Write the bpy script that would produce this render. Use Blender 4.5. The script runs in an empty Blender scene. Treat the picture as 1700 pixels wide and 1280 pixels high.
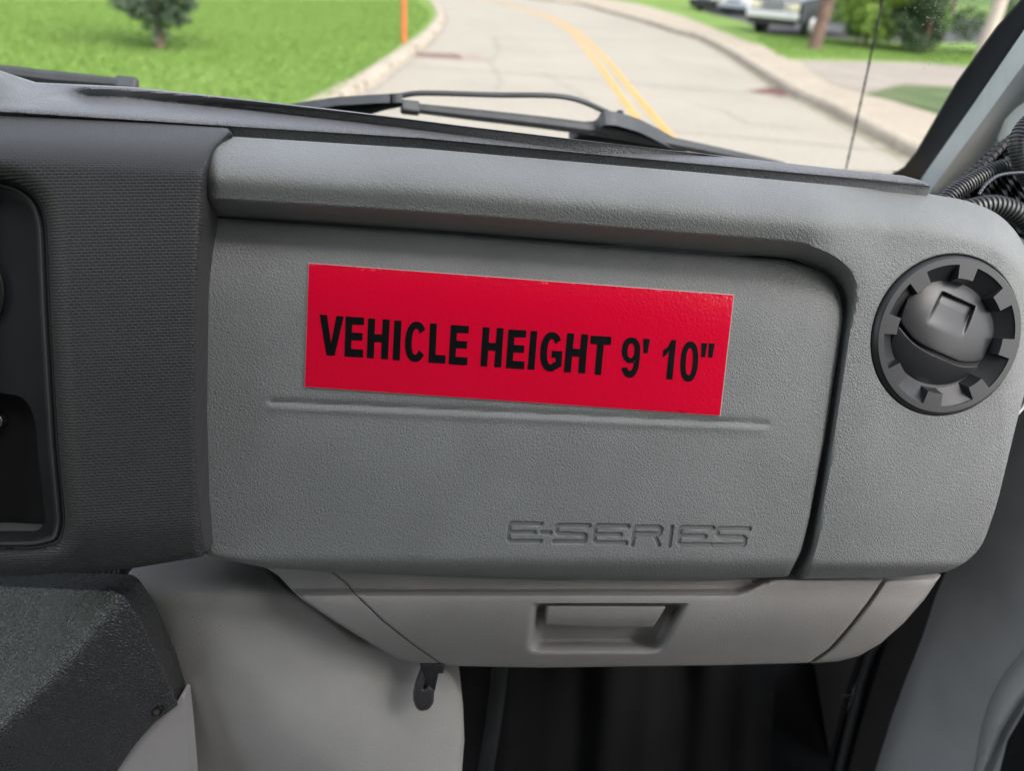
import bpy, bmesh, math, random
import numpy as np
from mathutils import Vector, Matrix
from mathutils.geometry import delaunay_2d_cdt
random.seed(7); rng = np.random.default_rng(7)
S = bpy.context.scene
COL = S.collection
R_ = math.radians
# ---------------------------------------------------------------- camera
PITCH, ROLL, FPX, CH = R_(29.5), R_(4.0), 1240.0, 1.75
upc = np.array([math.sin(ROLL)*math.cos(PITCH), math.cos(ROLL)*math.cos(PITCH), math.sin(PITCH)])
fw = np.array([0, 0, -1.0]); fw = fw - fw.dot(upc)*upc; fw /= np.linalg.norm(fw)
rt = np.cross(fw, upc)
RC = np.array([rt, fw, upc])            # camera -> world
CAM = np.array([0.0, 0.0, CH])
cd = bpy.data.cameras.new('camera'); cam = bpy.data.objects.new('camera', cd); COL.objects.link(cam)
cd.sensor_width = 36; cd.lens = 36*FPX/1700; cd.clip_start = 0.02; cd.clip_end = 2000
cd.dof.use_dof = True; cd.dof.focus_distance = 0.56; cd.dof.aperture_fstop = 5.0
M = Matrix([[*RC[i], CAM[i]] for i in range(3)] + [[0, 0, 0, 1]])
cam.matrix_world = M
S.camera = cam
# ---------------------------------------------------------------- world, sun, exposure
SUN_EL, SUN_AZ = R_(48), R_(138)
w = bpy.data.worlds.new('World'); S.world = w; w.use_nodes = True
nt = w.node_tree; sky = nt.nodes.new('ShaderNodeTexSky'); sky.sky_type = 'NISHITA'
sky.sun_disc = False; sky.sun_elevation = SUN_EL; sky.sun_rotation = SUN_AZ
sky.air_density = 1.0; sky.dust_density = 3.0; sky.ozone_density = 0.6
hs = nt.nodes.new('ShaderNodeHueSaturation'); hs.inputs['Saturation'].default_value = 0.35; nt.links.new(sky.outputs[0], hs.inputs['Color']); nt.links.new(hs.outputs[0], nt.nodes['Background'].inputs[0])
nt.nodes['Background'].inputs[1].default_value = 0.15
sl = bpy.data.lights.new('sun', 'SUN'); sl.energy = 0.6; sl.angle = R_(44); sl.color = (1, 0.95, 0.87)
so = bpy.data.objects.new('sun', sl); COL.objects.link(so)
sd = Vector((math.sin(SUN_AZ)*math.cos(SUN_EL), math.cos(SUN_AZ)*math.cos(SUN_EL), math.sin(SUN_EL)))
so.rotation_euler = sd.to_track_quat('Z', 'Y').to_euler(); so.location = (0, 0, 30)
S.view_settings.view_transform = 'Standard'; S.view_settings.look = 'None'
S.view_settings.exposure = 1.58; S.view_settings.gamma = 1
S.render.engine = 'CYCLES'
S.cycles.use_denoising = True
S.cycles.max_bounces = 8; S.cycles.diffuse_bounces = 5; S.cycles.transparent_max_bounces = 12
# ---------------------------------------------------------------- geometry helpers
def nrm(v): v = np.asarray(v, float); return v/np.linalg.norm(v)
def rays(px, py):
    px, py = np.asarray(px, float), np.asarray(py, float)
    d = np.stack([(px-850)/FPX, -(py-640)/FPX, -np.ones_like(px)], -1)
    return d @ RC.T
class Frame:                            # a plane; n is the height above it
    def __init__(s, O, U, N):
        s.O = np.asarray(O, float); s.N = nrm(N); s.U = nrm(np.asarray(U) - np.dot(U, s.N)*s.N); s.V = np.cross(s.N, s.U)
    def hit(s, px, py, n=0.0):
        d = rays(px, py)
        t = (np.asarray(n, float) - (CAM - s.O) @ s.N) / (d @ s.N)
        return CAM + d*t[..., None]
    def uvn(s, p): q = np.asarray(p)-s.O; return q @ s.U, q @ s.V, q @ s.N
    def pt(s, u, v, n): return s.O + u*s.U + v*s.V + n*s.N
UP = np.array([0, 0, 1.0])
Uc = nrm([0.990, -0.039, -0.134]); Nc = nrm([0.1267, -0.151, 0.980])
UD = RC @ Uc; ND = RC @ Nc
D = Frame(CAM + rays(850, 640)*0.55, UD, ND)            # dash face
UH = nrm(UD - UD.dot(UP)*UP); FH = np.cross(UP, UH)     # vehicle right / forward
def veh(u, f, z): return CAM + u*UH + f*FH + z*UP
_p = D.hit(960, 272, -0.024)
T = Frame(_p + UP*0.009, UD, UP - UP.dot(UD)*UD)        # dash top
RAKE = R_(42); ROOF_F = 0.02
NW = nrm(FH*math.sin(RAKE) + UP*math.cos(RAKE))
W = Frame(veh(0, 1.06, -0.25), UH, NW)                  # windshield, n > 0 outside
SD = Frame(veh(0.62, 0, 0), -FH, -UH)                   # right side of the cab, n > 0 towards the camera
G0 = Frame([0, 0, 0], [1, 0, 0], [0, 0, 1])             # ground
def ss(a, b, x): t = np.clip((x-a)/(b-a), 0, 1); return t*t*(3-2*t)
def rc(pts, r=10, seg=6):               # round corners of a closed outline; a third value is a corner's own radius
    out = []; n = len(pts)
    for i, p in enumerate(pts):
        rr = p[2] if len(p) > 2 else r
        a, b, c = np.array(pts[i-1][:2], float), np.array(p[:2], float), np.array(pts[(i+1) % n][:2], float)
        la, lc = np.linalg.norm(a-b), np.linalg.norm(c-b)
        k = min(rr, la*0.48, lc*0.48)
        if k < 0.5: out.append(b); continue
        s, e = b+(a-b)/la*k, b+(c-b)/lc*k
        for j in range(seg+1):
            t = j/seg; out.append((1-t)**2*s + 2*t*(1-t)*b + t*t*e)
    return np.array(out)
def spl(pts, per=8, closed=False):      # Catmull-Rom through the points
    P = [np.array(p, float) for p in pts]; n = len(P); out = []
    rngi = range(n) if closed else range(n-1)
    for i in rngi:
        if closed: p0, p1, p2, p3 = P[i-1], P[i], P[(i+1) % n], P[(i+2) % n]
        else: p0, p1, p2, p3 = P[max(i-1, 0)], P[i], P[i+1], P[min(i+2, n-1)]
        for j in range(per):
            t = j/per
            out.append(0.5*((2*p1)+(-p0+p2)*t+(2*p0-5*p1+4*p2-p3)*t*t+(-p0+3*p1-3*p2+p3)*t**3))
    if not closed: out.append(P[-1])
    return np.array(out)
def resample(loop, step, closed=True):
    L = np.asarray(loop, float); out = []
    n = len(L); m = n if closed else n-1
    for i in range(m):
        a, b = L[i], L[(i+1) % n]; d = np.linalg.norm(b-a); k = max(1, int(round(d/step)))
        if d < 1e-6: continue
        for j in range(k): out.append(a+(b-a)*j/k)
    if not closed: out.append(L[-1])
    return np.array(out)
def dist_poly(P, line, closed=True):
    A = line; B = np.roll(line, -1, 0)
    if not closed: A, B = A[:-1], B[:-1]
    best = np.full(len(P), 1e9)
    for a, b in zip(A, B):
        ab = b-a; l2 = ab.dot(ab)
        if l2 < 1e-12: continue
        t = np.clip(((P-a) @ ab)/l2, 0, 1)
        d = np.hypot(*(P-(a+t[:, None]*ab)).T)
        best = np.minimum(best, d)
    return best
def inside(P, loops):
    r = np.zeros(len(P), bool)
    for L in loops:
        x, y = P[:, 0], P[:, 1]; A = L; B = np.roll(L, -1, 0)
        for a, b in zip(A, B):
            c = (a[1] > y) != (b[1] > y)
            if c.any():
                xi = (b[0]-a[0])*(y-a[1])/(b[1]-a[1]+1e-12)+a[0]
                r ^= c & (x < xi)
    return r
def link(name, me, mat=None, parent=None):
    o = bpy.data.objects.new(name, me); COL.objects.link(o)
    if mat is not None: me.materials.append(mat)
    if parent is not None: o.parent = parent; o.matrix_parent_inverse = parent.matrix_world.inverted() if False else Matrix.Translation(-parent.location) if parent.parent is None else Matrix.Translation(-(parent.matrix_parent_inverse.translation*-1) if False else Vector((0, 0, 0)))
    return o
def mesh(name, V, F, mat=None, parent=None, smooth=True, sharp=40, uv=None, origin=None):
    V = np.asarray(V, float)
    us = sorted({int(i) for f in F for i in f})
    if len(us) < len(V):
        mp_ = {u: i for i, u in enumerate(us)}; V = V[us]; F = [tuple(mp_[int(i)] for i in f) for f in F]
        if uv is not None: uv = np.asarray(uv)[us]
    if origin is None:
        origin = V.mean(0) if parent is None else np.zeros(3)
    me = bpy.data.meshes.new(name)
    root = parent
    while root is not None and root.parent is not None: root = root.parent
    if root is not None: origin = np.array(root.location)
    me.from_pydata([tuple(v) for v in (V-origin)], [], [tuple(int(i) for i in f) for f in F])
    me.validate(clean_customdata=False)
    if uv is not None and len(me.polygons) == len(F):
        ul = me.uv_layers.new(name='UVMap')
        li = np.zeros(len(me.loops), int); me.loops.foreach_get('vertex_index', li)
        ul.data.foreach_set('uv', np.asarray(uv, np.float32)[li].ravel())
    if smooth:
        me.polygons.foreach_set('use_smooth', [True]*len(me.polygons))
        me.set_sharp_from_angle(angle=R_(sharp))
    me.update()
    o = bpy.data.objects.new(name, me); COL.objects.link(o)
    if mat is not None: me.materials.append(mat)
    if root is None: o.location = origin
    else: o.parent = parent
    return o
def tag(o, label=None, cat=None, group=None, kind=None):
    if label: o['label'] = label
    if cat: o['category'] = cat
    if group: o['group'] = group
    if kind: o['kind'] = kind
    return o
def thing(name, loc, label, cat, group=None):
    o = bpy.data.objects.new(name, None); COL.objects.link(o); o.location = [float(x) for x in loc]
    o.empty_display_size = 0.05
    return tag(o, label, cat, group)
def panel(name, outline, nf, mat, parent=None, fr=D, step=9, ew=0, ed=0.0, skirt=0.01, holes=(), fine=(), sharp=50, back=False, uvf=None, rings=()):
    """A surface: outline on the sheet fr, height nf(x, y) over it, rounded rim (ew wide, ed deep), skirt going back."""
    loops = [resample(outline, max(2.0, step*0.6))] + [resample(h, max(1.5, step*0.5)) for h in holes]
    allp = [*loops]
    lo, hi = loops[0].min(0), loops[0].max(0)
    gx, gy = np.meshgrid(np.arange(lo[0], hi[0]+step, step), np.arange(lo[1], hi[1]+step*0.87, step*0.87))
    gx = gx + (np.arange(gx.shape[0]) % 2)[:, None]*step*0.5
    g = np.stack([gx.ravel(), gy.ravel()], 1)
    def dmin(P):
        d = dist_poly(P, loops[0])
        for h in loops[1:]: d = np.minimum(d, dist_poly(P, h))
        return d
    k = inside(g, loops); g = g[k]
    if len(g): g = g[dmin(g) > max(ew*1.15, step*0.45, (max(rings)+step*0.4) if rings else 0)]
    pts = [g]
    if ew > 0:
        for fct in (0.06, 0.2, 0.42, 0.7, 1.0):
            for L in loops:
                t = np.roll(L, -1, 0)-np.roll(L, 1, 0); t /= (np.linalg.norm(t, axis=1)[:, None]+1e-9)
                for s in (1, -1):
                    q = L+s*np.stack([-t[:, 1], t[:, 0]], 1)*ew*fct
                    q = q[inside(q, loops)]
                    if len(q): q = q[dmin(q) > ew*fct*0.93]
                    pts.append(q)
    for rd in rings:
        for L in loops:
            L2 = resample(L, 4.0); t = np.roll(L2, -1, 0)-np.roll(L2, 1, 0); t /= (np.linalg.norm(t, axis=1)[:, None]+1e-9)
            for s in (1, -1):
                q = L2+s*np.stack([-t[:, 1], t[:, 0]], 1)*rd
                q = q[inside(q, loops)]
                if len(q): q = q[dmin(q) > rd*0.93]
                pts.append(q)
    for (x0, y0, x1, y1, st) in fine:
        fx, fy = np.meshgrid(np.arange(x0, x1, st), np.arange(y0, y1, st)); q = np.stack([fx.ravel(), fy.ravel()], 1)
        q = q[inside(q, loops)]; q = q[dmin(q) > 1.0]; pts.append(q)
        pts[0] = pts[0][~((pts[0][:, 0] > x0-2) & (pts[0][:, 0] < x1+2) & (pts[0][:, 1] > y0-2) & (pts[0][:, 1] < y1+2))]
    P = list(np.concatenate(loops)); E = []; o = 0
    for L in loops:
        n = len(L); E += [(o+i, o+(i+1) % n) for i in range(n)]; o += n
    A = np.concatenate([np.array(P)]+[q for q in pts if len(q)])
    res = delaunay_2d_cdt([Vector((float(a), float(b))) for a, b in A], E, [], 0, 1e-4)
    vv = np.array([[v[0], v[1]] for v in res[0]]); ff = [tuple(f) for f in res[2]]
    cen = np.array([vv[list(f)].mean(0) for f in ff]); ins = inside(cen, loops)
    ff = [f for f, i in zip(ff, ins) if i]
    used = sorted({i for f in ff for i in f}); mp = {u: i for i, u in enumerate(used)}
    vv = vv[used]; ff = [tuple(mp[i] for i in f) for f in ff]
    n = np.asarray(nf(vv[:, 0], vv[:, 1]), float)*np.ones(len(vv))
    if ew > 0:
        d = dmin(vv); c = np.clip(1-d/ew, 0, 1); n = n-ed*(1-np.sqrt(np.maximum(0, 1-c*c*0.985)))
    V3 = fr.hit(vv[:, 0], vv[:, 1], n)
    f0 = ff[0]; nn = np.cross(V3[f0[1]]-V3[f0[0]], V3[f0[2]]-V3[f0[0]])
    a2 = lambda f: (vv[f[1]][0]-vv[f[0]][0])*(vv[f[2]][1]-vv[f[0]][1])-(vv[f[1]][1]-vv[f[0]][1])*(vv[f[2]][0]-vv[f[0]][0])
    ff = [f if a2(f) < 0 else (f[0], f[2], f[1]) for f in ff]      # image y runs down: clockwise faces the viewer
    F = list(ff); u_, v_, n_ = fr.uvn(V3); n_ = n_ if uvf is None else uvf(vv[:, 0], vv[:, 1]); uv = np.stack([u_, v_-0.9*(n_-n_.max())], 1)
    V = V3
    if skirt:
        cnt = {}
        for f in ff:
            for a, b in ((f[0], f[1]), (f[1], f[2]), (f[2], f[0])): cnt[(a, b)] = 1
        bd = [(a, b) for (a, b) in cnt if (b, a) not in cnt]
        ids = sorted({i for e in bd for i in e}); m2 = {i: len(V)+k for k, i in enumerate(ids)}
        Vb = V3[ids]-fr.N*skirt
        V = np.concatenate([V3, Vb]); uv = np.concatenate([uv, uv[ids]+np.array([[0.0, -skirt]])])
        F += [(b, a, m2[a], m2[b]) for a, b in bd]
        if back: F += [tuple(m2[i] for i in f[::-1]) for f in ff if all(i in m2 for i in f)]
    return mesh(name, V, F, mat, parent, sharp=sharp, uv=uv)
def tube(name, P, r, mat, parent=None, seg=12, caps=True, squash=None):
    P = np.asarray(P, float); n = len(P); r = np.ones(n)*r
    t = np.gradient(P, axis=0); t /= (np.linalg.norm(t, axis=1)[:, None]+1e-12)
    ref = np.array([0, 0, 1.0]) if abs(t[0][2]) < 0.9 else np.array([1.0, 0, 0])
    V = []; F = []; a = nrm(np.cross(t[0], ref))
    for i in range(n):
        a = nrm(a-a.dot(t[i])*t[i]); b = np.cross(t[i], a)
        for k in range(seg):
            th = 2*math.pi*k/seg; V.append(P[i]+r[i]*(math.cos(th)*a+math.sin(th)*b*(squash or 1)))
    for i in range(n-1):
        for k in range(seg): F.append((i*seg+k, i*seg+(k+1) % seg, (i+1)*seg+(k+1) % seg, (i+1)*seg+k))
    if caps: F += [tuple(range(seg))[::-1], tuple((n-1)*seg+k for k in range(seg))]
    return mesh(name, V, F, mat, parent)
def box_vf(c, ax, h):                   # centre, three axes, half sizes
    c = np.asarray(c, float); V = [c+sum(s*hh*np.asarray(a) for s, hh, a in zip(sg, h, ax)) for sg in
         [(-1,-1,-1),(1,-1,-1),(1,1,-1),(-1,1,-1),(-1,-1,1),(1,-1,1),(1,1,1),(-1,1,1)]]
    return V, [(0,3,2,1),(4,5,6,7),(0,1,5,4),(1,2,6,5),(2,3,7,6),(3,0,4,7)]
class MB:
    def __init__(s): s.V = []; s.F = []
    def add(s, V, F): o = len(s.V); s.V += [np.asarray(v, float) for v in V]; s.F += [tuple(i+o for i in f) for f in F]; return s
    def box(s, c, h, ax=((1,0,0),(0,1,0),(0,0,1))): return s.add(*box_vf(c, ax, h))
    def quadbox(s, lo, hi): lo, hi = np.array(lo, float), np.array(hi, float); return s.box((lo+hi)/2, (hi-lo)/2)
    def cyl(s, a, b, ra, rb=None, seg=16):
        rb = ra if rb is None else rb; a, b = np.asarray(a, float), np.asarray(b, float); t = nrm(b-a)
        x = nrm(np.cross(t, [0, 0, 1.0] if abs(t[2]) < .9 else [1.0, 0, 0])); y = np.cross(t, x); V = []
        for p, r in ((a, ra), (b, rb)):
            V += [p+r*(math.cos(2*math.pi*k/seg)*x+math.sin(2*math.pi*k/seg)*y) for k in range(seg)]
        F = [(k, (k+1) % seg, seg+(k+1) % seg, seg+k) for k in range(seg)]+[tuple(range(seg))[::-1], tuple(range(seg, 2*seg))]
        return s.add(V, F)
    def build(s, name, mat, parent=None, bevel=0, **k):
        o = mesh(name, s.V, s.F, mat, parent, **k)
        if bevel:
            b = o.modifiers.new('bevel', 'BEVEL'); b.width = bevel; b.segments = 3; b.limit_method = 'ANGLE'
        return o
# ---------------------------------------------------------------- materials
def new_mat(name):
    m = bpy.data.materials.new(name); m.use_nodes = True; return m, m.node_tree, m.node_tree.nodes['Principled BSDF']
def N(nt, t, **k):
    n = nt.nodes.new(t)
    for a, b in k.items():
        if a.startswith('i_'): n.inputs[a[2:].replace('_', ' ')].default_value = b
        else: setattr(n, a, b)
    return n
def ramp(nt, fac, stops):
    r = nt.nodes.new('ShaderNodeValToRGB'); e = r.color_ramp.elements
    while len(e) < len(stops): e.new(0.5)
    for el, (p, c) in zip(e, stops): el.position = p; el.color = (*c, 1) if len(c) == 3 else c
    nt.links.new(fac, r.inputs[0]); return r.outputs[0]
def grained(name, col, rough=0.5, scale=330, bump=0.35, dist=0.0006, mottling=0.08, spec=0.4, noise_only=False, bump2=0.15):
    m, t, b = new_mat(name)
    tc = N(t, 'ShaderNodeTexCoord')
    nz = N(t, 'ShaderNodeTexNoise', i_Scale=90.0, i_Detail=3.0)
    t.links.new(tc.outputs['Object'], nz.inputs['Vector'])
    mix = N(t, 'ShaderNodeVectorMath', operation='MULTIPLY_ADD')
    t.links.new(nz.outputs['Color'], mix.inputs[0]); mix.inputs[1].default_value = (0.006, 0.006, 0.006); t.links.new(tc.outputs['Object'], mix.inputs[2])
    vo = N(t, 'ShaderNodeTexVoronoi', feature='DISTANCE_TO_EDGE', i_Scale=float(scale))
    t.links.new(mix.outputs[0], vo.inputs['Vector'])
    mr = N(t, 'ShaderNodeMapRange'); mr.inputs['From Max'].default_value = 0.22; mr.interpolation_type = 'SMOOTHSTEP'
    t.links.new(vo.outputs['Distance'], mr.inputs['Value'])
    n2 = N(t, 'ShaderNodeTexNoise', i_Scale=float(scale*1.6), i_Detail=4.0, i_Roughness=0.6)
    t.links.new(tc.outputs['Object'], n2.inputs['Vector'])
    ad = N(t, 'ShaderNodeMath', operation='MULTIPLY_ADD'); t.links.new(n2.outputs[0], ad.inputs[0]); ad.inputs[1].default_value = 0.9
    vb = N(t, 'ShaderNodeTexVoronoi', feature='DISTANCE_TO_EDGE', i_Scale=float(scale*0.5)); t.links.new(mix.outputs[0], vb.inputs['Vector'])
    mb_ = N(t, 'ShaderNodeMapRange'); mb_.inputs['From Max'].default_value = 0.10; mb_.interpolation_type = 'SMOOTHSTEP'; t.links.new(vb.outputs['Distance'], mb_.inputs['Value'])
    nm = N(t, 'ShaderNodeTexNoise', i_Scale=26.0, i_Detail=3.0); t.links.new(tc.outputs['Object'], nm.inputs['Vector'])
    mk = ramp(t, nm.outputs[0], [(0.42, (0.15, 0.15, 0.15)), (0.62, (1, 1, 1))])
    pr_ = N(t, 'ShaderNodeMix', data_type='FLOAT'); pr_.inputs[2].default_value = 1.0; t.links.new(mk, pr_.inputs[0]); t.links.new(mb_.outputs[0], pr_.inputs[3])
    mu = N(t, 'ShaderNodeMath', operation='MULTIPLY'); t.links.new(mr.outputs[0], mu.inputs[0]); t.links.new(pr_.outputs[0], mu.inputs[1])
    if noise_only: ad.inputs[2].default_value = 0
    else: t.links.new(mu.outputs[0], ad.inputs[2])
    bp = N(t, 'ShaderNodeBump', i_Strength=float(bump), i_Distance=dist)
    t.links.new(ad.outputs[0], bp.inputs['Height']); t.links.new(bp.outputs[0], b.inputs['Normal'])
    n3 = N(t, 'ShaderNodeTexNoise', i_Scale=14.0, i_Detail=5.0)
    t.links.new(tc.outputs['Object'], n3.inputs['Vector'])
    c = np.array(col); t.links.new(ramp(t, n3.outputs[0], [(0.3, tuple(c*(1-mottling))), (0.7, tuple(c*(1+mottling)))]), b.inputs['Base Color'])
    rr_ = ramp(t, nm.outputs[0], [(0.3, (rough-0.07,)*3), (0.7, (rough+0.07,)*3)]); t.links.new(rr_, b.inputs['Roughness']); b.inputs['Specular IOR Level'].default_value = spec
    return m
def plain(name, col, rough=0.5, metal=0.0, spec=0.5, noise=0.0, nscale=30.0, bump=0.0, bdist=0.001):
    m, t, b = new_mat(name); b.inputs['Base Color'].default_value = (*col, 1); b.inputs['Roughness'].default_value = rough
    b.inputs['Metallic'].default_value = metal; b.inputs['Specular IOR Level'].default_value = spec
    tc = N(t, 'ShaderNodeTexCoord'); nz = N(t, 'ShaderNodeTexNoise', i_Scale=nscale, i_Detail=6.0); t.links.new(tc.outputs['Object'], nz.inputs['Vector'])
    if noise:
        c = np.array(col); t.links.new(ramp(t, nz.outputs[0], [(0.3, tuple(c*(1-noise))), (0.7, tuple(np.minimum(1, c*(1+noise))))]), b.inputs['Base Color'])
    if bump:
        bp = N(t, 'ShaderNodeBump', i_Strength=bump, i_Distance=bdist); t.links.new(nz.outputs[0], bp.inputs['Height']); t.links.new(bp.outputs[0], b.inputs['Normal'])
    return m
GREY = (0.232, 0.239, 0.237)
m_grey = grained('grey_grained_plastic', GREY, rough=0.46, scale=420, bump=0.42, dist=0.0008)
m_grey_low = grained('grey_lower_plastic', (0.31, 0.297, 0.287), rough=0.55, scale=420, bump=0.22, dist=0.0005)
m_pad = grained('charcoal_pad', (0.155, 0.158, 0.167), rough=0.42, scale=380, bump=0.6, dist=0.0007, spec=0.5)
m_cover = grained('engine_cover_vinyl', (0.50, 0.485, 0.46), rough=0.5, scale=420, bump=0.28, dist=0.0006)
m_console = grained('black_console_vinyl', (0.062, 0.063, 0.066), rough=0.26, scale=340, bump=0.6, dist=0.0012, spec=1.0)
m_door = grained('door_trim_plastic', (0.62, 0.63, 0.635), rough=0.5, scale=500, bump=0.1, dist=0.0004)
m_black = plain('black_plastic', (0.018, 0.019, 0.02), 0.42, spec=0.4, noise=0.2, nscale=60, bump=0.06, bdist=0.0005)
m_vent = plain('vent_black_plastic', (0.023, 0.024, 0.027), 0.33, spec=0.55, noise=0.1, nscale=400, bump=0.12, bdist=0.0002)
m_rub = plain('black_rubber', (0.02, 0.021, 0.023), 0.55, noise=0.2, nscale=90)
m_inset = plain('dark_switch_panel', (0.016, 0.018, 0.02), 0.45, spec=0.35, noise=0.25, nscale=25)
m_steel = plain('steel', (0.45, 0.42, 0.38), 0.3, metal=1.0)
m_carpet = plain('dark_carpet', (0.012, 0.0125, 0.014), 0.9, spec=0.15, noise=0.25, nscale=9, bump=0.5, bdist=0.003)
m_headliner = plain('headliner', (0.32, 0.315, 0.305), 0.9, noise=0.05)
m_pillar = plain('pillar_paint', (0.56, 0.60, 0.625), 0.42, noise=0.05, nscale=18)
m_white = plain('white_body_paint', (0.62, 0.64, 0.63), 0.4, noise=0.04)
m_frit = plain('black_glass_band', (0.014, 0.015, 0.019), 0.5, spec=0.2, noise=0.1)
m_lightgrey = plain('pale_panel', (0.50, 0.47, 0.46), 0.55, noise=0.06, nscale=14)
def weave():
    m, t, b = new_mat('charcoal_woven_grain'); uv = N(t, 'ShaderNodeUVMap')
    mp = N(t, 'ShaderNodeMapping'); mp.inputs['Rotation'].default_value = (0, 0, R_(-5)); mp.inputs['Scale'].default_value = (1, 1, 1)
    t.links.new(uv.outputs[0], mp.inputs[0])
    br = N(t, 'ShaderNodeTexBrick'); br.offset = 0.5
    for k, v in (('Scale', 1.0), ('Mortar Size', 0.00055), ('Mortar Smooth', 1.0), ('Brick Width', 0.0039), ('Row Height', 0.0020)): br.inputs[k].default_value = v
    t.links.new(mp.outputs[0], br.inputs['Vector'])
    iv = N(t, 'ShaderNodeMath', operation='SUBTRACT'); iv.inputs[0].default_value = 1; t.links.new(br.outputs['Fac'], iv.inputs[1])
    bp = N(t, 'ShaderNodeBump', i_Strength=0.9, i_Distance=0.0010); t.links.new(iv.outputs[0], bp.inputs['Height']); t.links.new(bp.outputs[0], b.inputs['Normal'])
    tc = N(t, 'ShaderNodeTexCoord'); nz = N(t, 'ShaderNodeTexNoise', i_Scale=12.0, i_Detail=4.0); t.links.new(tc.outputs['Object'], nz.inputs['Vector'])
    t.links.new(ramp(t, nz.outputs[0], [(0.3, (0.052, 0.051, 0.053)), (0.7, (0.064, 0.063, 0.064))]), b.inputs['Base Color'])
    b.inputs['Roughness'].default_value = 0.45; b.inputs['Specular IOR Level'].default_value = 0.5
    return m
m_weave = weave()
def sticker_mat():
    m, t, b = new_mat('red_vinyl'); tc = N(t, 'ShaderNodeTexCoord')
    nz = N(t, 'ShaderNodeTexNoise', i_Scale=260.0, i_Detail=3.0); t.links.new(tc.outputs['Object'], nz.inputs['Vector'])
    vo = N(t, 'ShaderNodeTexVoronoi', feature='DISTANCE_TO_EDGE', i_Scale=330.0); t.links.new(tc.outputs['Object'], vo.inputs['Vector'])
    ad = N(t, 'ShaderNodeMath', operation='ADD'); t.links.new(nz.outputs[0], ad.inputs[0]); t.links.new(vo.outputs['Distance'], ad.inputs[1])
    bp = N(t, 'ShaderNodeBump', i_Strength=0.3, i_Distance=0.0006); t.links.new(ad.outputs[0], bp.inputs['Height']); t.links.new(bp.outputs[0], b.inputs['Normal'])
    b.inputs['Base Color'].default_value = (0.74, 0.0015, 0.033, 1); b.inputs['Roughness'].default_value = 0.22; b.inputs['Specular IOR Level'].default_value = 0.3
    return m
m_red = sticker_mat()
m_ink = plain('black_ink', (0.004, 0.005, 0.006), 0.5, spec=0.12, noise=0.3, nscale=200, bump=0.1, bdist=0.0005)
m_paper = plain('paper_edge', (0.55, 0.45, 0.44), 0.7)
def glass_mat():
    m, t, b = new_mat('windshield_glass'); t.nodes.remove(b); out = t.nodes['Material Output']
    tr = N(t, 'ShaderNodeBsdfTransparent'); tr.inputs[0].default_value = (0.93, 0.96, 0.94, 1)
    gl = N(t, 'ShaderNodeBsdfGlossy', i_Roughness=0.02); fr = N(t, 'ShaderNodeFresnel', i_IOR=1.45)
    mx = N(t, 'ShaderNodeMixShader'); t.links.new(fr.outputs[0], mx.inputs[0]); t.links.new(tr.outputs[0], mx.inputs[1]); t.links.new(gl.outputs[0], mx.inputs[2])
    tc = N(t, 'ShaderNodeTexCoord')
    vo = N(t, 'ShaderNodeTexVoronoi', i_Scale=120.0); t.links.new(tc.outputs['Object'], vo.inputs['Vector'])
    lt = N(t, 'ShaderNodeMapRange'); lt.inputs['From Min'].default_value = 0.30; lt.inputs['From Max'].default_value = 0.16
    t.links.new(vo.outputs['Distance'], lt.inputs['Value'])
    sp = N(t, 'ShaderNodeSeparateColor'); t.links.new(vo.outputs['Color'], sp.inputs[0])
    g2 = N(t, 'ShaderNodeMath', operation='GREATER_THAN'); t.links.new(sp.outputs[0], g2.inputs[0]); g2.inputs[1].default_value = 0.55
    # the dirty corner of the pane, by distance from that corner
    c = SPECK
    d = N(t, 'ShaderNodeVectorMath', operation='DISTANCE'); t.links.new(tc.outputs['Object'], d.inputs[0]); d.inputs[1].default_value = c
    mr = N(t, 'ShaderNodeMapRange'); mr.inputs['From Min'].default_value = 0.15; mr.inputs['From Max'].default_value = 0.05; t.links.new(d.outputs['Value'], mr.inputs['Value'])
    a = N(t, 'ShaderNodeMath', operation='MULTIPLY'); t.links.new(lt.outputs[0], a.inputs[0]); t.links.new(g2.outputs[0], a.inputs[1])
    a2 = N(t, 'ShaderNodeMath', operation='MULTIPLY'); a2.inputs[0].default_value = 0.05; t.links.new(mr.outputs[0], a2.inputs[1])
    nz = N(t, 'ShaderNodeTexNoise', i_Scale=5.0, i_Detail=4.0); t.links.new(tc.outputs['Object'], nz.inputs['Vector'])
    hz = N(t, 'ShaderNodeMath', operation='MULTIPLY_ADD'); t.links.new(nz.outputs[0], hz.inputs[0]); hz.inputs[1].default_value = 0.05; hz.inputs[2].default_value = 0.01
    ad = N(t, 'ShaderNodeMath', operation='ADD'); t.links.new(a2.outputs[0], ad.inputs[0]); t.links.new(hz.outputs[0], ad.inputs[1]); ad.use_clamp = True
    tl = N(t, 'ShaderNodeBsdfTranslucent'); tl.inputs[0].default_value = (0.8, 0.82, 0.8, 1)
    mx2 = N(t, 'ShaderNodeMixShader'); t.links.new(ad.outputs[0], mx2.inputs[0]); t.links.new(mx.outputs[0], mx2.inputs[1]); t.links.new(tl.outputs[0], mx2.inputs[2])
    t.links.new(mx2.outputs[0], out.inputs[0]); return m
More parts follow.
